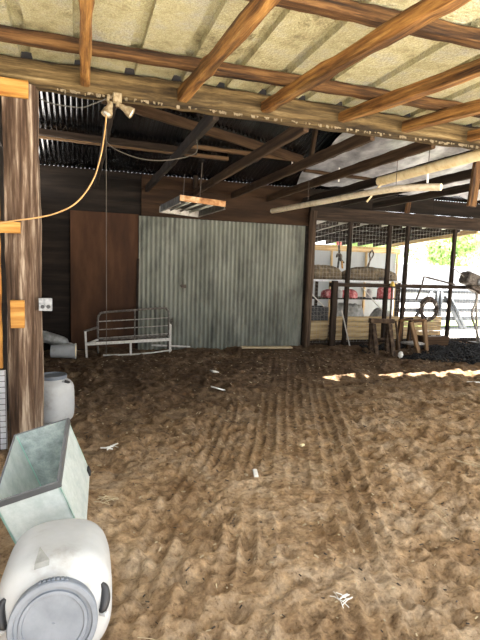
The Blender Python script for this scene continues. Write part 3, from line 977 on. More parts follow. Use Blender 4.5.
tag(timber('pen_rail', (5.1, 9.22, 1.335), (10.5, 9.22, 1.335), 0.05, 0.085, M['dark_wood'], 108), 'dark horizontal rail across the pen fence at waist height', 'rail')
tag(timber('gate_post', (5.17, 9.135, -0.05), (5.17, 9.135, 1.42), 0.13, 0.10, M['dark_wood'], 109, up=(0, 1, 0)), 'short blackish post at the left end of the pen rail', 'post')
tag(timber('base_board', (4.7, 9.40, 0.03), (9.8, 9.40, 0.03), 0.04, 0.12, M['dark_wood'], 110), 'dark board along the foot of the pen fence', 'board')
mb = MB()
x = 4.74
while x < 9.85:
    mb.box((x, 9.362, 1.36), (0.0022, 0.0022, 2.62))
    x += 0.085
z = 0.06
while z < 2.68:
    mb.box((7.29, 9.364, z), (5.10, 0.0022, 0.0022))
    z += 0.085
tag(mb.build('wire_mesh', M['wire']), 'fine square wire mesh stretched across the pen front', 'wire mesh')

# pen roof and walls behind
ZP = lambda y: 2.70 - 0.065 * (y - 9.4)
mb = MB()
xs = np.arange(4.5, 9.35, 0.05)
vs, fs = [], []
for y in (9.42, 10.6, 11.8, 13.1):
    for k, x in enumerate(xs):
        vs.append((x, y, ZP(y) + 0.09 + 0.012 * (k % 2)))
n = len(xs)
for i in range(3):
    for j in range(n - 1):
        fs.append((i * n + j, i * n + j + 1, (i + 1) * n + j + 1, (i + 1) * n + j))
MB().add(vs, fs).build('ceiling_pen', M['pen_sheet'], kind='structure')
for i in range(1, 9):
    x = 4.75 + 0.55 * i
    lab = ('leftmost dark rafter of the pen roof, nearest the bark post', 'second dark rafter of the pen roof from the bark post', 'third dark rafter of the pen roof from the bark post',
           'fourth dark rafter of the pen roof from the bark post', 'fifth dark rafter of the pen roof from the bark post',
           'sixth dark rafter of the pen roof from the bark post', 'dark rafter beside the tan edge rafter of the pen roof', 'tan edge rafter at the open right side of the pen roof')[i - 1]
    tag(timber('pen_rafter', (x, 9.41, ZP(9.41)), (x + 0.04, 13.0, ZP(13.0)), 0.06, 0.13, M['dark_wood'] if i < 8 else M['tan_plank'], 120 + i), lab, 'rafter')
tag(timber('pen_plate', (4.5, 12.98, 2.305), (9.6, 12.98, 2.305), 0.08, 0.17, M['tan_plank'], 130), 'tan board along the top of the far white pen wall', 'board')
# white translucent panels of the far wall
mb = MB()
for i in range(7):
    x0 = 4.5 + 0.72 * i
    mb.box((x0 + 0.35, 13.06, 1.12), (0.716, 0.01, 2.3))
mb.build('wall_pen', M['fibreglass'], kind='structure')
for i, (x, lab) in enumerate(((7.2, 'left stud of the white far pen wall'), (8.4, 'middle stud of the white far pen wall'), (9.55, 'corner stud at the open right end of the far pen wall'))):
    tag(timber('wall_stud', (x, 13.0, -0.05), (x, 13.0, 2.235), 0.06, 0.06, M['tan_plank'], 140 + i, up=(0, 1, 0)), lab, 'stud')
mb = MB()
for i in range(10):
    mb.box((4.48, 11.2, 0.1 + 0.23 * i), (0.03, 3.7, 0.225))
mb.build('wall_pen_left', M['wall_board'], kind='structure')

# ------------------------------------------------------------------ things inside the pen
t = thing('work_table', 'pale-topped table standing inside the pen behind the wire mesh', 'table', (6.60, 10.75, 0))
MB().box((0, 0, 1.39), (2.75, 0.7, 0.045), ch=0.004).build('tabletop', M['pale_siding'], t)
for sx in (-1.18, 1.18):
    for sy in (-0.3, 0.3):
        MB().box((sx, sy, 0.67), (0.06, 0.06, 1.40)).build('leg', M['dark_wood'], t)
MB().box((0, 0, 0.95), (2.42, 0.62, 0.03)).build('shelf', M['dark_wood'], t)


def heap(name, label, cat, c, sx, sy, sz, mat, seed):
    rg = np.random.default_rng(seed)
    vs, fs = [], []
    nr, na = 9, 28
    ph = rg.uniform(0, 6.28, 4)
    for i in range(nr + 1):
        t_ = i / nr
        for k in range(na):
            a = 2 * PI * k / na
            r = math.sin(t_ * PI / 2) ** 0.8 * (1 + .12 * math.sin(3 * a + ph[0]) + .08 * math.sin(5 * a + ph[1]))
            z = math.cos(t_ * PI / 2) ** 0.45 * (1 + .18 * math.sin(2 * a + ph[2]) * t_) + .05 * rg.uniform(-1, 1) * (i < nr)
            vs.append((sx * r * math.cos(a), sy * r * math.sin(a), max(0, sz * z)))
    for i in range(nr):
        for k in range(na):
            k2 = (k + 1) % na
            fs.append((i * na + k, (i + 1) * na + k, (i + 1) * na + k2, i * na + k2))
    fs.append(tuple(nr * na + k for k in range(na - 1, -1, -1)))
    return tag(MB().add(vs, fs).build(name, mat, loc=c, smooth=True), label, cat)


heap('burlap_heap', 'brown heap of sacking on the left end of the pen table', 'sacking', (5.70, 10.72, 1.414), 0.50, 0.26, 0.34, M['burlap'], 1)
heap('burlap_heap', 'long brown heap of sacking on the middle of the pen table', 'sacking', (7.02, 10.78, 1.414), 0.78, 0.27, 0.33, M['burlap'], 2)
heap('red_cloth', 'red cloth bundle on the pen shelf, nearest the short blackish post', 'cloth', (5.85, 10.6, 0.966), 0.18, 0.16, 0.20, M['red_cloth'], 3)
heap('red_cloth', 'red cloth bundle in the middle of the pen shelf', 'cloth', (6.42, 10.6, 0.966), 0.24, 0.16, 0.21, M['red_cloth'], 4)
heap('red_cloth', 'pink-red cloth bundle hanging over the right end of the pen shelf', 'cloth', (7.45, 10.55, 0.966), 0.20, 0.16, 0.33, M['red_cloth'], 5)
heap('grey_tarp', 'rumpled grey tarp mound on the ground under the pen table', 'tarp', (6.05, 10.05, -0.02), 0.42, 0.28, 0.86, M['grey_tarp'], 6)
heap('grey_tarp', 'low grey tarp mound behind the dark wooden trestle', 'tarp', (7.02, 10.1, -0.02), 0.34, 0.26, 0.74, M['grey_tarp'], 7)
tag(MB().lathe([(0.06, 0), (0.075, 0.02), (0.075, 0.15), (0.05, 0.18), (0.05, 0.21)], 20).build('white_jar', M['white_plastic'], loc=(5.98, 10.42, 1.0), smooth=True, auto=40) if False else
    MB().lathe([(0.06, 0), (0.075, 0.02), (0.075, 0.15), (0.05, 0.18), (0.05, 0.21)], 20).build('white_jar', M['white_plastic'], loc=(6.10, 10.52, 0.967), smooth=True, auto=40),
    'small white jar on the pen shelf between red bundles', 'jar')
tag(MB().lathe([(0.07, 0), (0.08, 0.02), (0.08, 0.17), (0.055, 0.2), (0.055, 0.23)], 20).build('white_jar', M['white_plastic'], loc=(6.95, 10.52, 0.967), smooth=True, auto=40),
    'white jar on the pen shelf left of the pink bundle', 'jar')
# black crate with pale cords at the left
t = thing('black_crate', 'black crate of tangled grey cords left in the pen', 'crate', (5.0, 9.85, 0.50))
mb = MB()
mb.box((0, 0, 0.02), (0.66, 0.4, 0.03))
for s in (-1, 1):
    mb.box((0, 0.2 * s, 0.16), (0.66, 0.02, 0.30))
    mb.box((0.33 * s, 0, 0.16), (0.02, 0.4, 0.30))
mb.build('crate_body', M['black_plastic'], t)
rg = random.Random(3)
for k in range(5):
    pts = smooth_path([(rg.uniform(-.3, .3), -0.217, rg.uniform(.03, .3)) for _ in range(4)], 6)
    MB().tube(pts, 0.006, 6).build('cord', M['cable_grey'], t)
tag(timber('stacked_timber', (4.7, 9.85, 0.27), (5.36, 9.85, 0.27), 0.35, 0.46, M['tan_plank'], 150), 'block of tan timber under the black crate', 'timber')
# tan plank wall
t = thing('plank_wall', 'low wall of tan horizontal planks inside the pen behind the trestles', 'plank wall', (6.9, 9.62, 0))
for i in range(5):
    timber('plank', (-1.55 + 0.03 * (i % 2), 0, 0.06 + 0.12 * i), (1.55, 0, 0.06 + 0.12 * i), 0.05, 0.112, M['tan_plank'], 160 + i, parent=None).parent = t
# thin white sticks
for i, (a, b, lab) in enumerate((((4.69, 9.44, 1.20), (5.22, 9.66, 0.82), 'white stick slanting beside the bark post in the pen'),
                                 ((5.35, 9.10, 0.80), (5.55, 9.02, 0.02), 'pale pole leaning on the mesh right of the short blackish post'),
                                 ((6.02, 9.42, 1.28), (6.80, 9.58, 0.67), 'white stick slanting behind the dark wooden trestle'))):
    tag(MB().tube([a, b], 0.014, 8).build('stick', M['white_paint']), lab, 'stick')
# brass bell on a thin iron rod
t = thing('bell_rod', 'thin dark rod topped by a small brass bell at the pen rail', 'bell', (6.62, 9.13, 0))
MB().tube([(0, 0, 0), (0, 0, 1.33)], 0.022, 10).build('rod', M['iron'], t)
MB().lathe([(0.012, 0.11), (0.03, 0.10), (0.04, 0.05), (0.058, 0.0), (0.05, 0.0)], 20, None, (0, 0, 1.33)).build('brass_bell', M['brass'], t, smooth=True)
# strap with red end, hanging; loop tool; bracket with handle
t = thing('hanging_strap', 'dark strap with red top hanging before the far white pen wall', 'strap', (6.97, 12.2, 2.38))
MB().tube(smooth_path([(0, 0, 0.0), (0.03, 0, -0.3), (0.01, 0, -0.6), (-0.03, 0, -0.85)], 6), 0.03, 8).build('strap_band', M['black_rubber'], t)
MB().box((0, 0, 0.02), (0.16, 0.05, 0.10), ch=0.01).build('strap_top', M['red_cloth'], t)
t = thing('hanging_shears', 'dark long-handled loop tool hanging on the far white pen wall', 'tool', (8.55, 12.915, 2.3))
MB().tube(smooth_path([(0, 0, 0), (-0.09, 0, -0.14), (-0.06, 0, -0.30), (-0.13, 0, -0.62)], 6), 0.022, 8).build('arm', M['iron'], t)
MB().tube(smooth_path([(0, 0, 0), (0.05, 0, -0.14), (-0.05, 0, -0.32), (-0.19, 0, -0.60)], 6), 0.022, 8).build('arm', M['iron'], t)
t = thing('hanging_bracket', 'curved dark hook with tan handle hanging on a chain in the pen', 'hook', (5.865, 10.25, 1.97))
MB().tube([(0, 0, 0.60), (0.005, 0, 0.3), (0, 0, 0.0)], 0.012, 8).build('chain', M['iron'], t)
MB().tube(smooth_path([(-0.06, 0, -0.02), (-0.02, 0, 0.05), (0.05, 0, 0.03), (0.07, 0, -0.08), (0.16, 0, -0.14)], 6), [0.02 + 0.02 * math.sin(i / 24 * PI) for i in range(25)], 10).build('hook_body', M['iron'], t, smooth=True)
MB().tube([(0.08, -.02, -0.10), (0.11, -.02, -0.28)], 0.022, 8).build('handle', M['fresh_wood'], t)
t = thing('hand_drill', 'small dark hand tool lying on the right of the pen table', 'tool', (7.35, 10.46, 1.44))
MB().tube([(-0.16, 0, 0.03), (0.14, 0, 0.05)], 0.03, 10).build('tool_body', M['iron'], t)
MB().tube([(0.1, 0, 0.05), (0.2, 0, 0.13)], 0.02, 8).build('tool_handle', M['iron'], t)

# ------------------------------------------------------------------ at the mesh: coil, rods, engine
t = thing('wire_coil', 'dark coil of fencing wire hung on the pen mesh', 'wire coil', (7.79, 9.29, 0.80))
mb = MB()
rg = random.Random(9)
for k in range(9):
    r0 = rg.uniform(0.175, 0.25)
    cx, cz = rg.uniform(-.02, .02), rg.uniform(-.02, .02)
    pts = [(cx + r0 * math.cos(a) * rg.uniform(.97, 1.03), rg.uniform(-.03, .03), cz + r0 * 1.08 * math.sin(a)) for a in np.linspace(0, 2 * PI, 26)]
    mb.tube(pts, 0.017, 6)
mb.build('wire_loops', M['iron'], t, smooth=True)
for a in (0.6, 2.6, 4.4):
    MB().box((0.2 * math.cos(a), 0, 0.215 * math.sin(a)), (0.06, 0.085, 0.05), Matrix.Rotation(-a, 3, 'Y')).build('binding', M['grey_paint'], t)
tag(MB().tube([(7.30, 9.15, 1.02), (7.42, 9.14, 1.36), (7.47, 9.15, 1.56), (7.55, 9.13, 1.545), (8.33, 9.13, 1.40)], 0.019, 8).build('bent_rod', M['iron']),
    'thin dark rod bent to a point above the wire coil', 'rod')
t = thing('old_engine', 'old dark engine on bent metal arms at the right edge by the pen', 'engine', (8.66, 8.95, 0))
mb = MB()
mb.box((0, 0, 1.51), (0.50, 0.32, 0.27), Matrix.Rotation(0.3, 3, 'Y'), 0.03)
e = mb.build('engine_block', M['rust_paint'], t)
rot = Matrix.Rotation(PI / 2, 3, 'X')
MB().lathe([(0.105, 0), (0.11, 0.03), (0.09, 0.05), (0.05, 0.055), (0.05, 0.07)], 24, rot, (0.12, -0.15, 1.47)).build('flywheel', M['grey_steel'], e, smooth=True, auto=40)
MB().lathe([(0.06, 0), (0.065, 0.1), (0.04, 0.12)], 20, None, (-0.12, 0, 1.6)).build('fuel_cap', M['iron'], e, smooth=True)
MB().box((0.12, 0, 1.33), (0.42, 0.22, 0.18), Matrix.Rotation(0.35, 3, 'Y'), 0.03).build('gear_case', M['iron'], t)
MB().tube(smooth_path([(0.14, 0, 1.32), (0.18, 0, 1.05), (0.08, 0, 0.72), (0.24, 0, 0.36), (0.39, 0, 0.02)], 6), 0.028, 10).build('support_arm', M['grey_paint'], t, smooth=True)
MB().tube(smooth_path([(0.28, 0.1, 1.28), (0.3, 0.1, 0.8), (0.36, 0.1, 0.4), (0.42, 0.1, 0.02)], 6), 0.028, 10).build('support_arm', M['grey_paint'], t, smooth=True)
MB().tube(smooth_path([(-0.2, 0, 1.55), (-0.34, 0.0, 1.65), (-0.47, 0.1, 1.77)], 6), 0.010, 8).build('handle_rod', M['grey_paint'], t, smooth=True)
MB().box((0.36, 0.05, 0.02), (0.30, 0.3, 0.04)).build('foot_plate', M['iron'], t)

# ------------------------------------------------------------------ wooden trestles in front of the pen
t = thing('wooden_trestle', 'dark wooden trestle frame standing in front of the pen mesh', 'trestle', (5.74, 8.25, 0.0))
timber('top_bar', (-0.24, 0, 0.665), (0.28, -0.06, 0.655), 0.10, 0.09, M['dark_post'], 170).parent = t
for i, (a, b) in enumerate((((-0.19, 0.0, 0.60), (-0.07, 0.16, 0.0)), ((-0.17, -0.03, 0.60), (-0.20, -0.25, 0.0)), ((0.2, 0.0, 0.6), (0.30, 0.12, 0.0)), ((0.2, -0.05, 0.60), (0.12, -0.34, 0.0)))):
    timber('leg', a, b, 0.095, 0.06, M['dark_post'], 171 + i, up=(0, 1, 0)).parent = t
timber('cross_bar', (-0.13, 0.08, 0.28), (0.24, 0.06, 0.28), 0.05, 0.035, M['dark_post'], 176).parent = t
t = thing('wooden_chair_frame', 'brown wooden chair frame without backrest right of the dark trestle', 'chair', (6.58, 8.35, 0), Matrix.Rotation(0.25, 3, 'Z'))
for i, (a, b) in enumerate((((-0.22, -0.16, 0.64), (-0.09, -0.30, 0.0)), ((0.20, -0.16, 0.66), (0.30, -0.20, 0.0)), ((-0.16, 0.14, 0.64), (-0.10, 0.22, 0.0)), ((0.16, 0.14, 0.66), (0.24, 0.22, 0.0)))):
    timber('leg', a, b, 0.10, 0.06, M['light_board'] if i < 2 else M['brown_wood'], 180 + i, up=(0, 1, 0)).parent = t
timber('top_rail', (-0.24, -0.15, 0.65), (0.22, -0.15, 0.67), 0.06, 0.06, M['brown_wood'], 186).parent = t
timber('top_rail', (-0.20, 0.14, 0.64), (0.2, 0.14, 0.66), 0.06, 0.06, M['brown_wood'], 187).parent = t
MB().box((0.07, -0.03, 0.17), (0.40, 0.34, 0.035), ch=0.005).build('low_shelf', M['grey_paint'], t)
t = thing('stick', 'thin dark-shafted stick with white tip between the trestle and chair frame', 'stick', (5.78, 7.62, 0.03))
MB().tube([(0, 0, 0.06), (0.02, 0.10, 0.35), (0.09, 0.30, 0.66)], 0.02, 8).build('shaft', M['dark_post'], t)
MB().lathe([(0.012, 0.0), (0.045, 0.03), (0.05, 0.08), (0.025, 0.13)], 14, Matrix.Rotation(0.3, 3, 'X'), (0, -0.02, -0.01)).build('white_tip', M['paper_white'], t, smooth=True)
# trough with rubble
t = thing('feed_trough', 'brown wooden trough holding rubble at the foot of the pen fence', 'trough', (7.62, 8.88, 0.0), Matrix.Rotation(-0.06, 3, 'Z'))
mb = MB()
mb.box((0, 0, 0.04), (0.56, 0.24, 0.04))
for s in (-1, 1):
    mb.box((0, 0.13 * s, 0.13), (0.62, 0.035, 0.20), Matrix.Rotation(-0.18 * s, 3, 'X'))
    mb.box((0.29 * s, 0, 0.13), (0.035, 0.27, 0.20))
mb.build('trough_body', M['joist_wood'], t)
rg = random.Random(12)
for k in range(6):
    x_, y_ = -0.22 + 0.085 * k, rg.uniform(-.05, .05)
    r = rg.uniform(0.045, 0.065)
    MB().lathe([(r * .3, -r * .7), (r, -r * .2), (r * .9, r * .3), (r * .35, r * .7)], 9, Matrix.Rotation(rg.uniform(0, 3), 3, 'X'), (x_, y_, 0.2)).build('stone', M['grey_paint'], t)

# ------------------------------------------------------------------ black wood debris on the soil
mb = MB()
rg = random.Random(21)
for i in range(12500):
    x = rg.uniform(5.2, 9.9)
    y = 6.72 + (9.15 - 6.72) * rg.random() ** 0.8
    lim = 5.35 + 0.55 * abs(y - 8.3) + 0.35 * rg.random()
    if x < lim or y < 6.75 + 0.62 * max(0, 6.9 - x) + 0.25 * rg.random():
        continue
    if any(abs(x - a) < b and abs(y - c) < d for a, b, c, d in ((5.85, .36, 8.2, .4), (6.58, .4, 8.32, .36), (7.62, .36, 8.88, .2), (6.62, .08, 9.13, .08), (9.02, .35, 8.97, .2), (5.8, .1, 7.75, .2))):
        continue
    ln, w = rg.uniform(0.03, 0.12), rg.uniform(0.014, 0.04)
    rot = Matrix.Rotation(rg.uniform(0, PI), 3, 'Z') @ Matrix.Rotation(rg.uniform(-.6, .6), 3, 'Y')
    h = float(soil_height(np.array([x]), np.array([y]))[0])
    mb.box((x, y, h + rg.uniform(0.0, 0.035)), (ln, w, 0.012), rot)
tag(mb.build('wood_debris', M['chips']), 'black charred-looking wood chips strewn before the pen fence', 'wood chips', kind='stuff')

# ------------------------------------------------------------------ steel bench frame at the back wall
t = thing('bench_frame', 'rusty white metal bench frame standing before the plywood sheet', 'bench frame', (0, 0, 0))
yb, yf = 9.02, 8.66
mb = MB()
bk = smooth_path([(0.30, yb, 0.0), (0.30, yb, 0.35), (0.30, yb, 0.62), (0.33, yb, 0.715), (0.42, yb, 0.755), (0.9, yb + .02, 0.79), (1.48, yb + .05, 0.83), (1.56, yb + .05, 0.80), (1.60, yb + .05, 0.70), (1.60, yb + .05, 0.0)], 6)
MB().tube(bk, 0.019, 10).build('back_frame', M['rust_paint'], t, smooth=True)
for z0 in (0.28, 0.435, 0.585):
    MB().tube([(0.30, yb, z0), (1.60, yb + .05, z0 + 0.06)], 0.009, 8).build('back_rail', M['grey_paint'], t)
MB().tube([(0.96, yb + .02, 0.19), (0.96, yb + .02, 0.79)], 0.012, 8).build('back_stile', M['rust_paint'], t)
MB().bar((0.10, yf, 0.235), (1.585, yf + .16, 0.265), 0.03, 0.05).build('front_rail', M['white_paint'], t)
MB().bar((0.30, yb, 0.255), (1.60, yb + .05, 0.29), 0.03, 0.035).build('rear_rail', M['rust_paint'], t)
MB().tube(smooth_path([(0.38, yf + .03, 0.025), (0.8, yf + .06, 0.018), (1.2, yf + .1, 0.03), (1.62, yf + .18, 0.06)], 6), 0.014, 8).build('floor_rail', M['white_paint'], t)
for i, (x, y, h, mt) in enumerate(((0.10, yf, 0.46, 'white_paint'), (1.59, yf + .16, 0.56, 'white_paint'), (0.86, yf + .08, 0.24, 'white_paint'))):
    MB().bar((x, y, 0.0), (x - 0.02 * (i == 0), y, h), 0.034, 0.034).build('leg', M[mt], t)
MB().bar((0.07, yf, 0.46), (0.30, yb, 0.48), 0.045, 0.03).build('armrest', M['rust_paint'], t)
MB().bar((1.60, yf + .14, 0.56), (1.66, yb + .05, 0.62), 0.045, 0.03).build('armrest', M['rust_paint'], t)
MB().bar((0.10, yf, 0.235), (0.30, yb, 0.255), 0.03, 0.03).build('side_rail', M['white_paint'], t)
MB().bar((1.59, yf + .16, 0.265), (1.6, yb + .05, 0.29), 0.03, 0.03).build('side_rail', M['white_paint'], t)
tag(timber('white_lath', (1.30, 9.2, 0.10), (2.05, 9.16, 0.06), 0.03, 0.03, M['white_paint'], 200), 'white lath lying at the foot of the corrugated wall by the bench', 'lath')
tag(timber('floor_board', (3.1, 9.12, 0.03), (4.15, 8.98, 0.03), 0.16, 0.03, M['straw'], 201), 'pale board lying on the soil below the corrugated wall', 'board')

# white containers lying left of the bench
t = thing('plastic_jug', 'grey-white plastic container lying by the left wall, farther one', 'container', (-0.44, 8.98, 0.27), Matrix.Rotation(0.35, 3, 'Y'))
MB().lathe([(0.03, -0.26), (0.09, -0.24), (0.105, -0.18), (0.105, 0.14), (0.09, 0.2), (0.04, 0.24), (0.035, 0.28)], 24, Matrix.Rotation(PI / 2, 3, 'Y')).build('jug_body', M['grey_tarp'], t, smooth=True, auto=50)
MB().lathe([(0.042, 0.27), (0.042, 0.31)], 16, Matrix.Rotation(PI / 2, 3, 'Y')).build('jug_cap', M['white_plastic'], t, smooth=True, auto=50)
t = thing('plastic_bucket', 'white bucket with yellowed mouth lying on the soil by the left wall', 'bucket', (-0.24, 8.60, 0.13), Matrix.Rotation(-0.1, 3, 'Z'))
MB().lathe([(0.02, -0.24), (0.105, -0.235), (0.125, 0.15), (0.135, 0.15), (0.135, 0.165), (0.118, 0.165), (0.10, -0.2), (0.01, -0.21)], 28, Matrix.Rotation(PI / 2, 3, 'Y')).build('bucket_body', M['white_plastic'], t, smooth=True, auto=40)
MB().lathe([(0.118, 0.158), (0.06, 0.166), (0.001, 0.167)], 28, Matrix.Rotation(PI / 2, 3, 'Y')).build('bucket_mouth', M['cream_plastic'], t, smooth=True)


# ------------------------------------------------------------------ white drums
def drum(label, loc, rot, s=1.0, marks=True):
    """open-head plastic drum along local +Z (lid at z = 0, body below)"""
    t = thing('plastic_drum', label, 'drum', loc, rot)
    prof = [(0.147, -0.020), (0.150, -0.035), (0.153, -0.05), (0.172, -0.066), (0.196, -0.088), (0.213, -0.12), (0.220, -0.155), (0.223, -0.22), (0.224, -0.34), (0.223, -0.44), (0.218, -0.50), (0.205, -0.545), (0.180, -0.575), (0.14, -0.59), (0.02, -0.592)]
    ex = [2, 2, 2, 2.1, 2.35, 2.6, 2.75, 2.8, 2.8, 2.8, 2.8, 2.7, 2.6, 2.5, 2]
    prof = [(r * s, z * s) for r, z in prof][::-1]
    rz = Matrix.Rotation(PI / 4, 3, 'Z')
    b = MB().lathe(prof, 72, Matrix.Rotation(0.0, 3, 'Z'), expo=ex[::-1]).build('drum_body', M['white_plastic'], t, smooth=True, auto=60)
    lp = [(0.150, -0.045), (0.160, -0.043), (0.162, -0.005), (0.158, 0.0), (0.142, 0.001), (0.139, -0.010), (0.126, -0.012), (0.123, -0.004), (0.112, -0.003), (0.109, -0.009), (0.050, -0.009), (0.006, -0.009), (0.005, -0.006), (0.0008, -0.006)]
    ld = MB().lathe([(r * s, z * s) for r, z in lp], 72).build('drum_lid', M['lid_plastic'], t, smooth=True, auto=35)
    mb = MB()
    for k in range(7):          # grip ribs moulded in the lid skirt
        a = PI / 2 + (k - 3) * 0.10
        mb.box((0.1625 * s * math.cos(a), 0.1625 * s * math.sin(a), -0.022 * s), (0.008 * s, 0.013 * s, 0.022 * s), Matrix.Rotation(a, 3, 'Z'), 0.002)
    mb.build('grip_ribs', M['lid_plastic'], ld)
    for sgn in (1, -1):
        # black carrying grip on a white lug at each side of the shoulder
        path = smooth_path([(sgn * 0.170 * s, -0.01 * s, -0.066 * s), (sgn * 0.183 * s, 0.0 * s, -0.060 * s), (sgn * 0.192 * s, 0.03 * s, -0.072 * s), (sgn * 0.190 * s, 0.065 * s, -0.085 * s), (sgn * 0.176 * s, 0.085 * s, -0.09 * s)], 6)
        hd = MB().tube(path, [0.009 * s + 0.010 * s * math.sin(PI * i / (len(path) - 1)) for i in range(len(path))], 12).build('carry_grip', M['black_plastic'], t, smooth=True)
        MB().tube([(sgn * 0.17 * s, -0.02 * s, -0.07 * s), (sgn * 0.196 * s, -0.018 * s, -0.045 * s)], 0.010 * s, 10).build('lug', M['white_plastic'], hd)
    if marks:
        # little wedge on the shoulder, its grey painted in for a recess in shade
        MB().add([(-0.075, 0.198, -0.095), (-0.020, 0.208, -0.095), (-0.062, 0.236, -0.165), (-0.075, 0.182, -0.080), (-0.020, 0.192, -0.080)],
                 [(0, 1, 2), (3, 4, 1, 0), (0, 2, 3), (1, 4, 2), (3, 2, 4)]).build('shade_wedge', M['grey_tarp'], t)
    return t


inc = math.radians(9)
axis = Vector((-0.02 * math.cos(inc), -math.cos(inc), math.sin(inc))).normalized()     # towards the lid
xr = Vector((1, 0, 0))
yr = axis.cross(xr).normalized()
xr = yr.cross(axis)
yr = axis.cross(xr)
drum('white plastic drum lying on its side nearest the camera, grey lid showing', (-0.103, 1.795, 0.285), Matrix((xr, yr, axis)).transposed())
drum('white plastic drum standing upright behind the log post', (-0.27, 5.16, 0.50), Matrix.Rotation(-0.75, 3, 'Z'), 0.84, False)

# ------------------------------------------------------------------ glass aquarium tipped on the soil
O = Vector((-0.294, 2.692, 0.006))
ex_ = Vector((0.315, -0.041, 0.098)).normalized()
ey_ = Vector((0.034, 0.614, 0.145))
ey_ = (ey_ - ex_ * ey_.dot(ex_)).normalized()
ez_ = ex_.cross(ey_)
A, B, Hh = 0.332, 0.632, 0.431
t = thing('glass_aquarium', 'empty dirty glass aquarium tipped between the lying drum and log post', 'aquarium', O, Matrix((ex_, ey_, ez_)).transposed())
g = 0.007
MB().box((A / 2, g / 2, Hh / 2), (A, g, Hh)).build('front_pane', M['tank_glass'], t)
MB().box((A - g / 2, B / 2, Hh / 2), (g, B - 2 * g, Hh)).build('side_pane', M['tank_glass'], t)
MB().box((g / 2, B / 2, Hh / 2), (g, B - 2 * g, Hh)).build('side_pane', M['tank_glass'], t)
MB().box((A / 2, B - g / 2, Hh / 2), (A, g, Hh)).build('back_pane', M['tank_glass_far'], t)
MB().box((A / 2, B / 2, g / 2), (A - 2 * g, B - 2 * g, g)).build('bottom_pane', M['tank_glass_far'], t)
mb = MB()
for (c, s) in (((A / 2, 0, Hh - 0.012), (A + 0.02, 0.016, 0.038)), ((A / 2, B, Hh - 0.008), (A + 0.02, 0.012, 0.022)), ((0, B / 2, Hh - 0.010), (0.012, B, 0.03)), ((A, B / 2, Hh - 0.012), (0.016, B, 0.036))):
    mb.box(c, s, None, 0.003)
mb.build('rim', M['tank_rim'], t)
mb = MB()
for x in (0.006, A - 0.006):
    for y in (0.006, B - 0.006):
        mb.box((x, y, Hh / 2), (0.012, 0.012, Hh - 0.02))
mb.build('corner_seal', M['clear_edge'], t)
MB().box((A + 0.006, B * 0.93, 0.03), (0.014, 0.05, 0.05), ch=0.003).build('clip', M['black_plastic'], t)

# ------------------------------------------------------------------ litter on the soil


def gz(x, y):
    return float(soil_height(np.array([x]), np.array([y]))[0])


def litter(name, label, cat, x, y, n, size, mat, seed, thin=0.004):
    rg = random.Random(seed)
    mb = MB()
    for k in range(n):
        a = rg.uniform(0, PI)
        ln = size * rg.uniform(.5, 1.1)
        c = Vector((rg.uniform(-.4, .4) * size, rg.uniform(-.4, .4) * size, 0.008 + 0.008 * rg.random()))
        d = Vector((math.cos(a), math.sin(a), rg.uniform(-.15, .25))) * ln / 2
        mb.tube([c - d, c + Vector((0, 0, .006)), c + d], thin * rg.uniform(.7, 1.4), 5)
    return tag(mb.build(name, mat, loc=(x, y, gz(x, y))), label, cat)


litter('straw_wisp', 'pale wisp of straw near the front middle of the soil', 'straw', 1.235, 1.94, 9, 0.085, M['paper_white'], 1, 0.0022)
litter('straw_wisp', 'white wisp lying on the soil right of the aquarium', 'straw', 0.25, 4.28, 6, 0.10, M['paper_white'], 2, 0.005)
litter('straw_wisp', 'tuft of dry straw against the right side of the aquarium', 'straw', 0.16, 3.2, 12, 0.10, M['straw'], 3, 0.0025)
litter('twig', 'thin pale twig on the soil at the bottom left, beside the lying drum', 'twig', 0.32, 1.95, 2, 0.14, M['straw'], 4, 0.0025)
litter('twig', 'thin pale twig on the bare soil at the lower right', 'twig', 2.35, 2.5, 3, 0.16, M['straw'], 5, 0.0025)
litter('twig', 'pale twig on the soil near the right edge, beyond the dark hollow', 'twig', 3.2, 3.2, 3, 0.2, M['straw'], 6, 0.003)


def scrap(name, label, cat, x, y, l, w, rz, mat, tz=0.0):
    return tag(MB().box((0, 0, 0), (l, w, 0.018), Matrix.Rotation(rz, 3, 'Z') @ Matrix.Rotation(tz, 3, 'Y'), 0.004).build(name, mat, loc=(x, y, gz(x, y) + 0.014)), label, cat)


scrap('white_scrap', 'narrow white scrap lying in the middle of the soil', 'scrap', 1.33, 3.46, 0.035, 0.13, -0.25, M['paper_white'])
scrap('white_scrap', 'white crumpled scrap on the soil left of the middle, toward the bench', 'scrap', 1.73, 5.95, 0.20, 0.13, 0.5, M['paper_white'], 0.35)
scrap('white_scrap', 'small white scrap on the soil just above the larger crumpled one', 'scrap', 1.98, 7.1, 0.11, 0.12, 0.2, M['paper_white'], 0.2)
scrap('white_scrap', 'small yellowish scrap on the tyre tracks beyond the middle', 'scrap', 1.98, 3.95, 0.05, 0.03, 0.5, M['cream_plastic'])
scrap('white_scrap', 'white scrap on the soil at the right edge past the sunlit strip', 'scrap', 5.75, 5.75, 0.22, 0.05, -0.3, M['paper_white'])

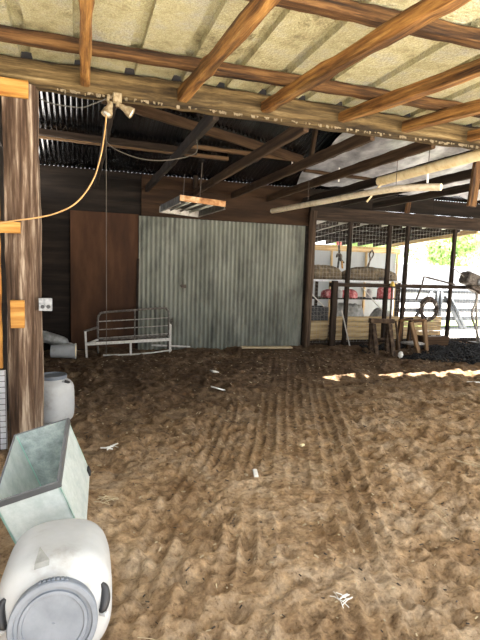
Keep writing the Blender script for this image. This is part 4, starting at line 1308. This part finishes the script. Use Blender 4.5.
# crumbs of straw and bark trodden into the soil
for nm, lab, mat, n, seed in (('straw_crumbs', 'countless pale straw crumbs and chips scattered over the soil', 'straw', 1500, 61), ('bark_crumbs', 'countless dark bark crumbs scattered over the soil', 'iron', 1700, 62)):
    rg = np.random.default_rng(seed)
    X = rg.uniform(-0.5, 8, n)
    Y = 1.5 + 7.3 * rg.random(n) ** 1.2
    H = soil_height(X, Y)
    mb = MB()
    for x, y, h in zip(X, Y, H):
        if x < 0.3 and y < 3.8:
            continue
        k = 0.5 + 0.16 * y
        rot = Matrix.Rotation(rg.uniform(0, PI), 3, 'Z') @ Matrix.Rotation(rg.uniform(-.4, .4), 3, 'Y')
        mb.box((x, y, h + 0.003), (rg.uniform(0.008, 0.035) * k, rg.uniform(0.003, 0.010) * k, 0.004), rot)
    tag(mb.build(nm, M[mat]), lab, 'litter', kind='stuff')

# ------------------------------------------------------------------ outside: gate, fence, trees, house
t = thing('farm_gate', 'grey tubular farm gate outside the pen at the right', 'gate', (9.6, 11.2, 0))
MB().tube([(-1.3, 0, 0.08), (-1.3, 0, 1.14), (2.2, 0, 1.14), (2.2, 0, 0.08), (-1.3, 0, 0.08)], 0.065, 10).build('gate_frame', M['gate_steel'], t, smooth=True)
for z in (0.36, 0.60, 0.86):
    MB().bar((-1.3, 0, z), (2.2, 0, z), 0.04, 0.12).build('gate_rail', M['gate_steel'], t)
for a, b in (((0.0, -0.05, 0.1), (0.0, -0.05, 1.14)), ((0.13, -0.05, 0.1), (0.13, -0.05, 1.14)), ((0.26, -0.07, 1.0), (0.92, -0.07, 0.08)), ((0.40, -0.07, 1.0), (1.06, -0.07, 0.08)), ((-0.2, -0.05, 1.12), (-0.75, -0.05, 0.3))):
    MB().tube([a, b], 0.055, 8).build('gate_brace', M['gate_steel'], t, smooth=True)
for x in (-1.3, 2.2):
    MB().tube([(x, 0, -0.08), (x, 0, 1.3)], 0.06, 10).build('gate_stile', M['gate_steel'], t, smooth=True)

mb = MB()
for i in range(60):
    mb.box((4 + 0.62 * i, 26 + 0.02 * (i % 2), 1.05), (0.60, 0.03, 2.2))
tag(mb.build('sheet_fence', M['fence_sheet']), 'long pale sheet fence across the yard beyond the pen', 'fence')


def tree(label, x, y, h, r, seed):
    rg = np.random.default_rng(seed)
    t = thing('leafy_tree', label, 'tree', (x, y, -0.08))
    MB().tube([(0, 0, 0), (0.1, 0, h * .3), (0, 0.1, h * .6)], [0.22, 0.17, 0.1], 10).build('trunk', M['trunk'], t, smooth=True)
    n = 2600
    d = rg.normal(size=(n, 3))
    d /= np.linalg.norm(d, axis=1)[:, None]
    cl = rg.normal(size=(14, 3)) * [r * .45, r * .45, h * .16]
    cc = cl[rg.integers(0, 14, n)]
    P = cc + d * (r * 0.42) * rg.uniform(.6, 1.1, (n, 1)) + [0, 0, h * .62]
    P[:, 2] = np.clip(P[:, 2], h * .18, None)
    vs, fs = [], []
    for i in range(n):
        a = rg.normal(size=3)
        a /= np.linalg.norm(a)
        b = np.cross(a, d[i])
        s = rg.uniform(.10, .22)
        p = P[i]
        k = len(vs)
        vs += [tuple(p - a * s), tuple(p + b * s * .6), tuple(p + a * s), tuple(p - b * s * .6)]
        fs.append((k, k + 1, k + 2, k + 3))
    MB().add(vs, fs).build('foliage', M['leaf'], t)


for i, (x, y, h, r, lab) in enumerate(((19.0, 31, 5.2, 1.9, 'bright green tree beyond the fence, leftmost in the pen opening'), (24.0, 36, 6.2, 2.2, 'bright green tree beyond the fence, second from the left'),
                                       (26.0, 30, 5.4, 1.9, 'bright green tree beyond the fence behind the right pen post'), (32.5, 36, 6.0, 2.2, 'yellow-green tree beyond the fence above the engine'),)):
    tree(lab, x, y, h, r, 50 + i)
t = thing('house', 'pale house with grey roof far behind the trees at the right', 'house', (40, 44, -0.08))
MB().box((0, 0, 2.2), (12, 6, 4.4)).build('house_wall', M['pale_siding'], t)
MB().add([(-6.5, -3.5, 4.3), (6.5, -3.5, 4.3), (6.5, 3.5, 4.3), (-6.5, 3.5, 4.3), (-6.5, 0, 6.2), (6.5, 0, 6.2)], [(0, 1, 5, 4), (2, 3, 4, 5), (0, 4, 3), (1, 2, 5), (0, 3, 2, 1)]).build('house_roof', M['grey_roof'], t)

# ------------------------------------------------------------------ groups of like things
GROUPS = {'plastic_strip': 'white strips hanging from the roof', 'purlin': 'purlins of the front roof', 'rafter': 'rafters of the front roof', 'barn_purlin': 'purlins of the barn roof', 'joist': 'joists of the barn',
          'pen_post': 'posts along the pen front', 'pen_rafter': 'rafters of the pen roof', 'wall_stud': 'studs of the far pen wall', 'plastic_drum': 'white plastic drums',
          'red_cloth': 'red cloth bundles in the pen', 'burlap_heap': 'sacking heaps on the pen table', 'grey_tarp': 'grey tarp mounds in the pen', 'white_jar': 'white jars in the pen',
          'stick': 'loose sticks about the pen', 'straw_wisp': 'wisps of straw on the soil', 'twig': 'twigs on the soil', 'white_scrap': 'scraps on the soil', 'leafy_tree': 'trees beyond the fence',
          'cable': 'thin grey cables'}
for o in COL.objects:
    b = o.name.split('.')[0]
    if o.parent is None and b in GROUPS and 'label' in o:
        o['group'] = GROUPS[b]
